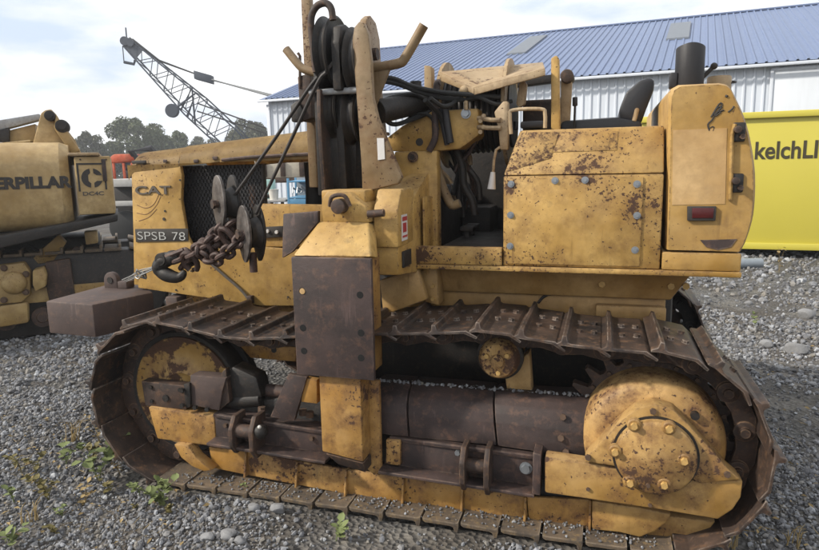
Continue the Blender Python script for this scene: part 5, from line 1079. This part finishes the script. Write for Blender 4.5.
# ---------------------------------------------------------------- sheave mast
def mast_plate(X, th, mat):
    zt_, zb_ = 2.44, 1.57
    out = [(.24, zb_), (.24, 1.95), (.245, 2.33), (.28, 2.41), (.34, zt_), (.42, 2.42), (.47, 2.35), (.49, 2.1), (.62, 1.62), (.62, zb_)]
    b = B(); b.prismx(out, X, X+th, .006); return b.build('mast_plate', mat, TR)
mR = mast_plate(1.03, .035, 'paint_mast'); mL = mast_plate(.79, .03, 'greasy_or_shade')
b = B(); b.prism(pp([(363, 192), (358, 120), (352, 40), (354, 27), (359, 21), (364, 23), (368, 34), (371, 60), (373, 98), (378, 118), (402, 177), (398, 184)], .20), .20, .235, .006); gs_ = b.build('mast_face', 'paint_mast', mR)
b = B(); b.box(.87, 1.10, .10, .62, q(345, 197, .1)[1]-.03, q(345, 190, .1)[1], .01).build('mast_base', 'paint_hood', TR)
b = B(); b.prism(pp([(377, 138), (384, 138), (385, 159), (378, 160)], .198), .196, .1985, 0).build('paper_tag', 'decal_white', gs_)
def sheave(X, z, Y, r, mat='greasy_or_shade'):
    b = B(); b.lathe([(.03, -.035), (r*.82, -.028), (r, -.036), (r+.012, -.030), (r*.90, -.008), (r*.90, .008), (r+.012, .030), (r, .036), (r*.82, .028), (.03, .035)], (X, Y, z), 'X', 44); s_ = b.build('sheave', mat, TR)
    b = B(); b.cyl((X-.045, Y, z), (X+.045, Y, z), .04, 18).build('sheave_hub', 'rust_brown', s_); return s_
sheave(.850, 2.27, .36, .175); sheave(.995, 2.22, .37, .165)
sheave(.86, 2.0, .38, .13); sheave(.96, 1.96, .38, .13)
b = B(); b.prismx([(.215, 2.08), (.205, 2.30), (.24, 2.38), (.30, 2.40), (.46, 2.38), (.46, 2.08)], .905, .948, .006).build('mast_cheek', 'greasy_or_shade', TR)
b = B(); b.prismx([(.23, 1.60), (.21, 1.95), (.22, 2.09), (.30, 2.09), (.34, 1.60)], .815, .835, .004).build('mast_web', 'rust_brown', TR)
b = B(); b.prismx([(.30, 1.6), (.28, 1.9), (.30, 2.15), (.42, 2.15), (.46, 1.9), (.5, 1.6)], .885, .925, .006).build('mast_web', 'greasy_or_shade', TR)
b = B(); b.cyl((.76, .36, 2.26), (1.09, .36, 2.26), .03, 18).build('sheave_pin', 'rust_brown', TR)
b = B(); b.cyl((.76, .26, 2.08), (1.05, .26, 2.08), .016, 12).build('rope_guard_pin', 'grey_paint', TR)
b = B(); b.prism3([(.93, .40, 1.60), (1.03, .40, 1.60), (1.03, .40, 2.0), (.95, .40, 2.0)], [(.93, .42, 1.60), (1.03, .42, 1.60), (1.03, .42, 2.0), (.95, .42, 2.0)], .004).build('front_web', 'greasy_or_shade', TR)
# loop guard of rusty pipe over the sheaves
Y_ = .24; b = B(); b.tube([P(316, 72, Y_), P(313, 45, Y_), P(311, 20, Y_), P(316, 7, Y_), P(325, 3, Y_), P(331, 8, Y_), P(333, 20, Y_)], .017, 12, 5).build('loop_guard', 'rust_brown', TR)
# tall grey tube behind
b = B(); pz = P(309, 75, .62); b.box(pz[0]-.03, pz[0]+.022, .62, .672, 1.6, 2.95, .006).build('light_post', 'paint_mast', TR)
# horns
Y_ = .34; b = B(); b.tube([P(366, 69, Y_), P(385, 66, Y_), P(399, 63, Y_), P(405, 58, Y_), P(424, 25, Y_)], .024, 14, 4).build('rope_horn', 'paint_mast', TR)
b = B(); b.prism(pp([(368, 72), (392, 65), (386, 80), (374, 112)], Y_), Y_-.01, Y_+.012, .003).build('horn_gusset', 'paint_mast', TR)
Y_ = .45; b = B(); b.tube([P(320, 74, Y_), P(306, 70, Y_), P(299, 65, Y_), P(286, 49, Y_)], .022, 14, 4).build('rope_horn', 'paint_mast', TR)
b = B(); b.tube([P(300, 88, .5), P(300, 56, .5), P(298, 53, .5)], .008, 8).build('hook_rod', 'rust_brown', TR)
b = B(); b.prism(pp([(297, 76), (310, 73), (312, 118), (300, 122)], .5), .5, .62, .01).build('mast_lug', 'rust_brown', TR)
b = B(); b.prism(pp([(290, 105), (297, 100), (303, 110), (300, 122), (291, 122)], .48), .48, .53, .01).build('rope_clamp', 'greasy_or_shade', TR)

# ================================================================== tackle hung from the mast
def sheave_block(px, py, px2, py2, Y, label):
    c = P((px+px2)/2, (py+py2)/2, Y); r = abs(P(px, py, Y)[2]-P(px, py2, Y)[2])/2
    t = thing('snatch_block', label, 'pulley block', c-(0, 0, r), T, 'pulley blocks hung in front of the engine'); tilt = Matrix.Rotation(R(-36), 3, 'Z')
    def rot(b):
        for v in b.bm.verts: v.co = tilt @ (v.co-Vector(c))+Vector(c)
        return b
    for s_, m_ in ((-1, 'sheave_steel'), (1, 'greasy_or_shade')):
        b = B(); out = [(c[0]+r*.56*math.cos(a)*(1.0 if math.sin(a) > -.2 else .62+.38*(1+math.sin(a))/.8), c[2]+r*math.sin(a)) for a in np.linspace(0, 2*math.pi, 28)[:-1]]
        b.prism(out, c[1]+s_*.042-.008, c[1]+s_*.042+.008, .004); rot(b).build('cheek_plate', m_, t)
    b = B(); b.lathe([(.02, -.03), (r*.45, -.024), (r*.58, -.03), (r*.5, -.006), (r*.5, .006), (r*.58, .03), (r*.45, .024), (.02, .03)], c, 'Y', 36); rot(b).build('wheel', 'greasy_or_shade', t)
    b = B(); b.cyl(c-(0, .07, 0), c+(0, .07, 0), .022, 16, bev=.003).hexa(c-(0, .07, 0), (0, -1, 0), .028, .015); rot(b).build('axle', 'rust_brown', t)
    b = B(); e = c-(0, 0, r*1.05); b.tube([e+(0, 0, .06), e, e-(.0, 0, .05)], .022, 10); rot(b).build('swivel', 'chain_rust', t)
    return c, r
c1, r1 = sheave_block(224, 175, 229, 232, .42, 'steel pulley block with worn bright cheek on the slacker rope')
c2, r2 = sheave_block(251, 205, 252, 262, .36, 'lower steel pulley block hung next to the chain')
def rope(pts, r, label, mat='cable_steel', cat='wire rope', nm='wire_rope', group=None):
    b = B(); b.tube(pts, r, 8, 6); return b.build(nm, mat, None, T, label, cat, group)
rope([P(334, 62, .22), P(326, 71, .22), P(312, 84, .24), P(274, 140, .33), P(234, 196, .40)], .0095, 'dark wire rope running from the mast to the worn bright pulley block')
rope([P(326, 72, .215), P(317, 84, .22), P(291, 140, .29), P(256, 214, .35)], .0095, 'dark wire rope running from the mast to the lower pulley block')
# heavy chain
def chain(pts, n, r, w, label, mat='chain_rust'):
    pts = catmull([Vector(p_) for p_ in pts], 20); L_ = [0]
    for a, c in zip(pts, pts[1:]): L_.append(L_[-1]+(c-a).length)
    def at(s_):
        for i in range(len(L_)-1):
            if L_[i+1] >= s_: f = (s_-L_[i])/max(1e-9, L_[i+1]-L_[i]); return pts[i].lerp(pts[i+1], f)
        return pts[-1]
    root = thing('chain', label, 'chain', tuple(pts[0]), T); st = L_[-1]/n; hl = st*.5+r*1.0
    for i in range(n):
        c = at((i+.5)*st); d = (at((i+1)*st)-at(i*st)).normalized(); u = d.cross(Vector((.2, 1, .3))).normalized(); v_ = d.cross(u)
        w_ = (u if i % 2 else v_); w_ = (w_+(v_ if i % 2 else u)*random.uniform(-.4, .4)).normalized(); ring = []
        for k2 in range(16):
            a = 2*math.pi*k2/16; ca, sa = math.cos(a), math.sin(a); ring.append(c+d*(hl*.55*(1 if ca > 0 else -1)*(abs(ca)**.5)*1.35)+w_*(w*sa))
        ring.append(ring[0]); ring.append(ring[1]); b = B(); b.tube(ring, r, 8); b.build('chain_link', mat, root)
    return root
chain([P(236, 222, .40), P(222, 234, .38), P(206, 246, .36), P(190, 254, .35), P(176, 259, .36)], 9, .016, .034, 'heavy rusty chain stretched below the bright pulley block')
chain([P(246, 232, .34), P(236, 244, .33), P(224, 255, .32), P(212, 260, .33), P(200, 252, .34), P(212, 238, .36), P(224, 226, .40)], 13, .0145, .031, 'doubled rusty chain looped under the pulley blocks')
chain([P(238, 226, .46), P(228, 240, .43), P(214, 250, .41), P(198, 254, .40), P(186, 262, .40), P(182, 268, .39)], 9, .015, .032, 'rusty chain hanging slack behind the stretched chain')
for i_, (x_, y_, a_) in enumerate(((228, 238, 40), (206, 252, 20), (190, 262, 10))):
    c_ = P(x_, y_, .35); b = B(); ar_ = [c_+np.array([.045*math.cos(t_)*math.cos(R(a_))-.03*math.sin(R(a_))*math.sin(t_), -.02*math.sin(t_), .055*math.sin(t_)]) for t_ in np.linspace(R(-60), R(240), 12)]
    b.tube(ar_, .017, 9); sh_ = b.build('shackle', 'chain_rust', None, T, ('dark rusty shackle high on the chain cluster', 'dark rusty shackle in the middle of the chain cluster', 'dark rusty shackle next to the load hook')[i_], 'shackle', 'shackles in the chain cluster')
    b = B(); b.cyl(ar_[0]-(0.02, 0, 0), ar_[-1]+(.02, 0, 0), .014, 10).build('shackle_pin', 'rust_brown', sh_)
hk_ = thing('load_hook', 'dark forged hook at the low end of the rusty chain', 'hook', P(178, 272, .36))
b = B(); b.tube([P(180, 256, .36), P(171, 258, .355), P(162, 262, .35), P(160, 270, .35), P(170, 276, .35), P(180, 277, .355), P(185, 271, .36)], [.03, .034, .038, .042, .044, .042, .040, .044, .046, .046, .044, .042, .044, .044, .042, .040, .038, .04, .042, .042, .04, .038, .036, .034, .03, .028, .026, .024, .022, .018, .012], 12, 5).build('hook_body', 'greasy_or_shade', hk_)
b = B(); b.tube([P(166, 257, .33), P(174, 254, .33), P(184, 250, .34)], .016, 8).build('hook_latch', 'chain_rust', hk_)
b = B(); b.lathe([(0, -.03), (.034, -.03), (.038, -.02), (.038, .02), (.034, .03), (0, .03)], P(163, 259, .34), 'Y', 20).build('hook_swivel', 'greasy_or_shade', hk_)
for i, (dy, dz) in enumerate(((0, 0), (2.0, .01), (3.5, -.012), (-2.0, .02))):
    b = B(); b.tube([P(160, 265+dy*.3, .35+dz), P(150, 269+dy*.6, .37+dz), P(138, 273+dy, .40+dz), P(122+2*i, 280+dy*.5, .49)], .0035, 6, 4).build('tie_wire', 'wire_grey', None, T, 'thin grey tie wire from the load hook to the front weight', 'wire', 'tie wires holding the hook forward')
rr_w = random.Random(4); kn = [P(141+rr_w.uniform(-6, 6), 275+rr_w.uniform(-6, 6), .40+rr_w.uniform(-.03, .03)) for _ in range(18)]
b = B(); b.tube(kn, .004, 6, 4).build('wire_knot', 'wire_grey', None, T, 'twisted knot of grey wire beside the load hook', 'wire')

# ================================================================== weeds
def weed(px, py, hpx, nl, label, mat='leaf_weed', seed=0, lsz=.028, spread=.6):
    rr = random.Random(seed); p = ground_at(px, py); D = (p-CAM)@_fw; H = hpx/FPX*D; z0 = float(hgt(p[0], p[1]))-.02
    t = thing('weed', label, 'weed', (p[0], p[1], z0), T, 'weeds growing in the gravel'); stems = []; b = B()
    for i in range(max(2, nl//7)):
        a = rr.uniform(0, 6.28); l = rr.uniform(.5, 1)*H; sx, sy = math.cos(a)*l*spread, math.sin(a)*l*spread
        s_ = [Vector((p[0], p[1], z0)), Vector((p[0]+sx*.35, p[1]+sy*.35, z0+l*.6)), Vector((p[0]+sx, p[1]+sy, z0+l*.95))]; s_ = catmull(s_, 5); b.tube(s_, [.0025, .001], 5); stems.append(s_)
    b.build('stem', mat, t)
    for i in range(nl):
        s_ = rr.choice(stems); c = s_[rr.randrange(2, len(s_))]; d = Vector((rr.gauss(0, 1), rr.gauss(0, 1), rr.gauss(.3, .5))).normalized(); w = d.cross(Vector((0, 0, 1))).normalized(); n_ = w.cross(d)
        L_ = lsz*rr.uniform(.6, 1.4); b = B(); wd = L_*.42
        b.sheet([[c, c, c], [c+d*L_*.35-w*wd+n_*wd*.3, c+d*L_*.35, c+d*L_*.35+w*wd+n_*wd*.3], [c+d*L_*.75-w*wd*.8+n_*wd*.15, c+d*L_*.75-n_*.002, c+d*L_*.75+w*wd*.8+n_*wd*.15], [c+d*L_, c+d*L_-n_*.004, c+d*L_]]); b.build('leaf', mat, t)
weed(98, 476, 52, 40, 'tall leafy green weed beside the front of the track', 'leaf_weed', 1, .055)
weed(92, 462, 34, 22, 'yellowing weed behind the tall one by the track', 'leaf_autumn', 2, .034)
weed(160, 503, 32, 42, 'bushy green weed against the front track shoes', 'leaf_weed', 3, .042)
weed(168, 514, 16, 14, 'small yellow green weed below the bushy one', 'leaf_autumn', 4, .026)
weed(48, 496, 36, 34, 'thin mixed brown and green weed on open gravel', 'leaf_autumn', 5, .034)
weed(22, 472, 30, 18, 'reddish brown weed clump on open gravel', 'leaf_autumn', 6, .028)
weed(62, 512, 18, 16, 'low green sprig in front of the thin brown weed', 'leaf_weed', 7, .022)
weed(336, 540, 18, 16, 'broad leaved green weed in front of the track shoes', 'leaf_weed', 8, .036)
weed(10, 545, 22, 12, 'pale green weed at the edge of the open gravel', 'leaf_weed', 9, .040)
weed(120, 470, 22, 12, 'dry tan weed leaning against the front track', 'leaf_dry', 10, .022)
weed(246, 492, 10, 10, 'tiny green sprout between track shoes and whitish stone', 'leaf_weed', 11, .02)
weed(100, 440, 36, 14, 'spindly dry weed rising along the front track', 'leaf_dry', 12, .02)
weed(755, 330, 18, 14, 'dusty green weed on rubble behind the sprocket', 'leaf_weed', 13, .04)
weed(779, 272, 30, 16, 'tall dry stalk in front of the yellow skip', 'leaf_dry', 14, .05, .25)
weed(135, 505, 12, 12, 'low reddish sprig near the bushy weed', 'leaf_autumn', 15, .018)
def grass(px, py, hpx, n, label, seed):
    rr = random.Random(seed); p = ground_at(px, py); D = (p-CAM)@_fw; H = hpx/FPX*D; t = thing('grass_tuft', label, 'grass', (p[0], p[1], 0), T, 'dry grass tufts')
    for i in range(n):
        a = rr.uniform(0, 6.28); l = H*rr.uniform(.5, 1.1); b = B(); q0 = Vector((p[0]+rr.uniform(-.03, .03), p[1]+rr.uniform(-.03, .03), -.01)); s_ = l*rr.uniform(.2, .8)
        b.tube([q0, q0+Vector((math.cos(a)*s_*.3, math.sin(a)*s_*.3, l*.7)), q0+Vector((math.cos(a)*s_, math.sin(a)*s_, l*.85))], [.003, .001], 4, 4).build('blade', 'leaf_dry', t)
for i_, (x_, y_, h_, n_, m_, l_) in enumerate(((36, 470, 26, 16, 'leaf_autumn', 'brownish green weed between two thin clumps'), (66, 462, 30, 18, 'leaf_weed', 'slender muted green weed on gravel ahead of the track'), (84, 500, 22, 16, 'leaf_dry', 'brittle straw coloured weed beside the leafy one'),
        (110, 488, 24, 18, 'leaf_autumn', 'yellow flecked weed touching the front track bend'), (14, 500, 24, 14, 'leaf_weed', 'small dusty green weed among brown litter'), (140, 492, 18, 14, 'leaf_weed', 'short green weed between track bend and bushy weed'), (128, 455, 30, 12, 'leaf_dry', 'dry branching stalk against the front shoes'), (56, 530, 14, 12, 'leaf_autumn', 'flat rust coloured weed on pale gravel'))):
    weed(x_, y_, h_, n_, l_, m_, 30+i_, .030)
grass(792, 543, 24, 9, 'dry straw coloured grass blade tuft behind the rear sprocket', 1); grass(733, 546, 30, 8, 'thin dry grass tuft rising beside the rear track shoes', 2)
grass(72, 440, 26, 12, 'thin dry grass tuft on gravel ahead of the front track', 3); grass(30, 520, 20, 10, 'short dry grass tuft among the brown weeds', 4)
def litter():
    """dead leaves and bits of straw blown onto the gravel"""
    n = 380; x, y = [], []
    while len(x) < n:
        px, py = random.uniform(-30, 230), random.gauss(470, 40)
        if py < 380 or py > 560: continue
        p = ground_at(px, py)
        if p[0] > -.45 and p[1] > -.02: continue
        x.append(p[0]); y.append(p[1])
    for i in range(160):
        p = ground_at(random.uniform(745, 850), random.uniform(290, 550)); x.append(p[0]); y.append(p[1])
    x, y = np.array(x), np.array(y); m = len(x); c = np.column_stack([x, y, hgt(x, y)-.02+RNG.uniform(.008, .028, m)])
    a = RNG.uniform(0, 6.28, m); u = np.column_stack([np.cos(a), np.sin(a), RNG.normal(0, .25, m)]); w = np.column_stack([-np.sin(a), np.cos(a), RNG.normal(0, .35, m)])
    L_ = RNG.uniform(.008, .022, m)[:, None]; k2 = (RNG.uniform(0, 1, m) < .5)[:, None]; wd = np.where(k2, .08, .45)*L_; L_ = np.where(k2, L_*2.2, L_)
    up = np.array([0, 0, 1.])*wd*.5; V = np.stack([c-u*L_, c+w*wd+up, c+u*L_, c-w*wd+up], 1).reshape(-1, 3)
    o = bpy.data.objects.new('leaf_litter', fast_mesh('leaf_litter', V, np.arange(4*m).reshape(-1, 4), 'leaf_dry')); COL.objects.link(o)
    mark(o, 'dead leaves and straw scattered over the gravel', 'litter', None, 'stuff')
litter()

# soil and stone crumbs caught on the lower shoes
cs = []; rs = []
for i in range(420):
    x = random.uniform(-.02, 2.45); y = random.choice((random.uniform(-.03, .10), random.uniform(.03, .10))); r = random.uniform(.003, .009); cs.append((x, y, .037+r*.4)); rs.append(r)
V, F_ = pebbles(np.array(cs), np.array(rs)); o_ = V.mean(0); mark(link('shoe_dirt', fast_mesh('shoe_dirt', V-o_, F_, 'gravel'), TR, o_), None, None, None, 'stuff')
# more lines and linkages crowding the open cab
rr_c = random.Random(11)
for i in range(11):
    x0_ = rr_c.uniform(438, 486); y0_ = rr_c.uniform(104, 140); x1_ = x0_+rr_c.uniform(-14, 18); y1_ = rr_c.uniform(165, 232); Yc_ = rr_c.uniform(.82, 1.12)
    pts = [P(x0_, y0_, Yc_), P(x0_+rr_c.uniform(-8, 8), (y0_*2+y1_)/3, Yc_), P(x1_+rr_c.uniform(-8, 8), (y0_+y1_*2)/3, Yc_+.05), P(x1_, y1_, Yc_+.05)]
    b = B(); b.tube(pts, rr_c.choice((.009, .012, .016)), 8, 5).build('control_pipe' if i % 3 == 0 else 'hydraulic_hose', ('rust_brown', 'rubber', 'paint_tan', 'greasy_or_shade')[i % 4], TR)
for i in range(5):
    x_ = 486+i*5; b = B(); b.tube([P(x_, 112, .95), P(x_+rr_c.uniform(-3, 3), 96-i % 2*4, .95)], .008, 6).sphere(P(x_, 93-i % 2*4, .95), .016, 2).build('control_lever', 'rust_brown', TR)
b = B(); b.tube([P(444, 96, .66), P(460, 100, .64), P(478, 97, .64), P(496, 104, .66), P(512, 101, .7)], .011, 8, 5).build('hydraulic_hose', 'rubber', TR)
b = B(); b.tube([P(404, 122, .65), P(418, 114, .64), P(430, 116, .64), P(438, 130, .64)], .010, 8, 5).build('hydraulic_hose', 'rubber', TR)

# ------------------------------------------------------------------ thin autumn haze
b = B(); b.box(-345, 347, -345, 347, -1.6, 13.2, 0); hz = b.build('haze', 'black_plastic', None, T, 'thin pale haze hanging over the whole yard', 'haze', None, 'stuff')
hm = bpy.data.materials.new('haze'); hm.use_nodes = True; hm.node_tree.nodes.clear(); ho = hm.node_tree.nodes.new('ShaderNodeOutputMaterial'); hv = hm.node_tree.nodes.new('ShaderNodeVolumePrincipled')
hv.inputs['Color'].default_value = (0.90, 0.93, 0.97, 1); hv.inputs['Density'].default_value = 0.0018; hv.inputs['Anisotropy'].default_value = 0.2
hm.node_tree.links.new(hv.outputs[0], ho.inputs['Volume']); hz.data.materials.clear(); hz.data.materials.append(hm)
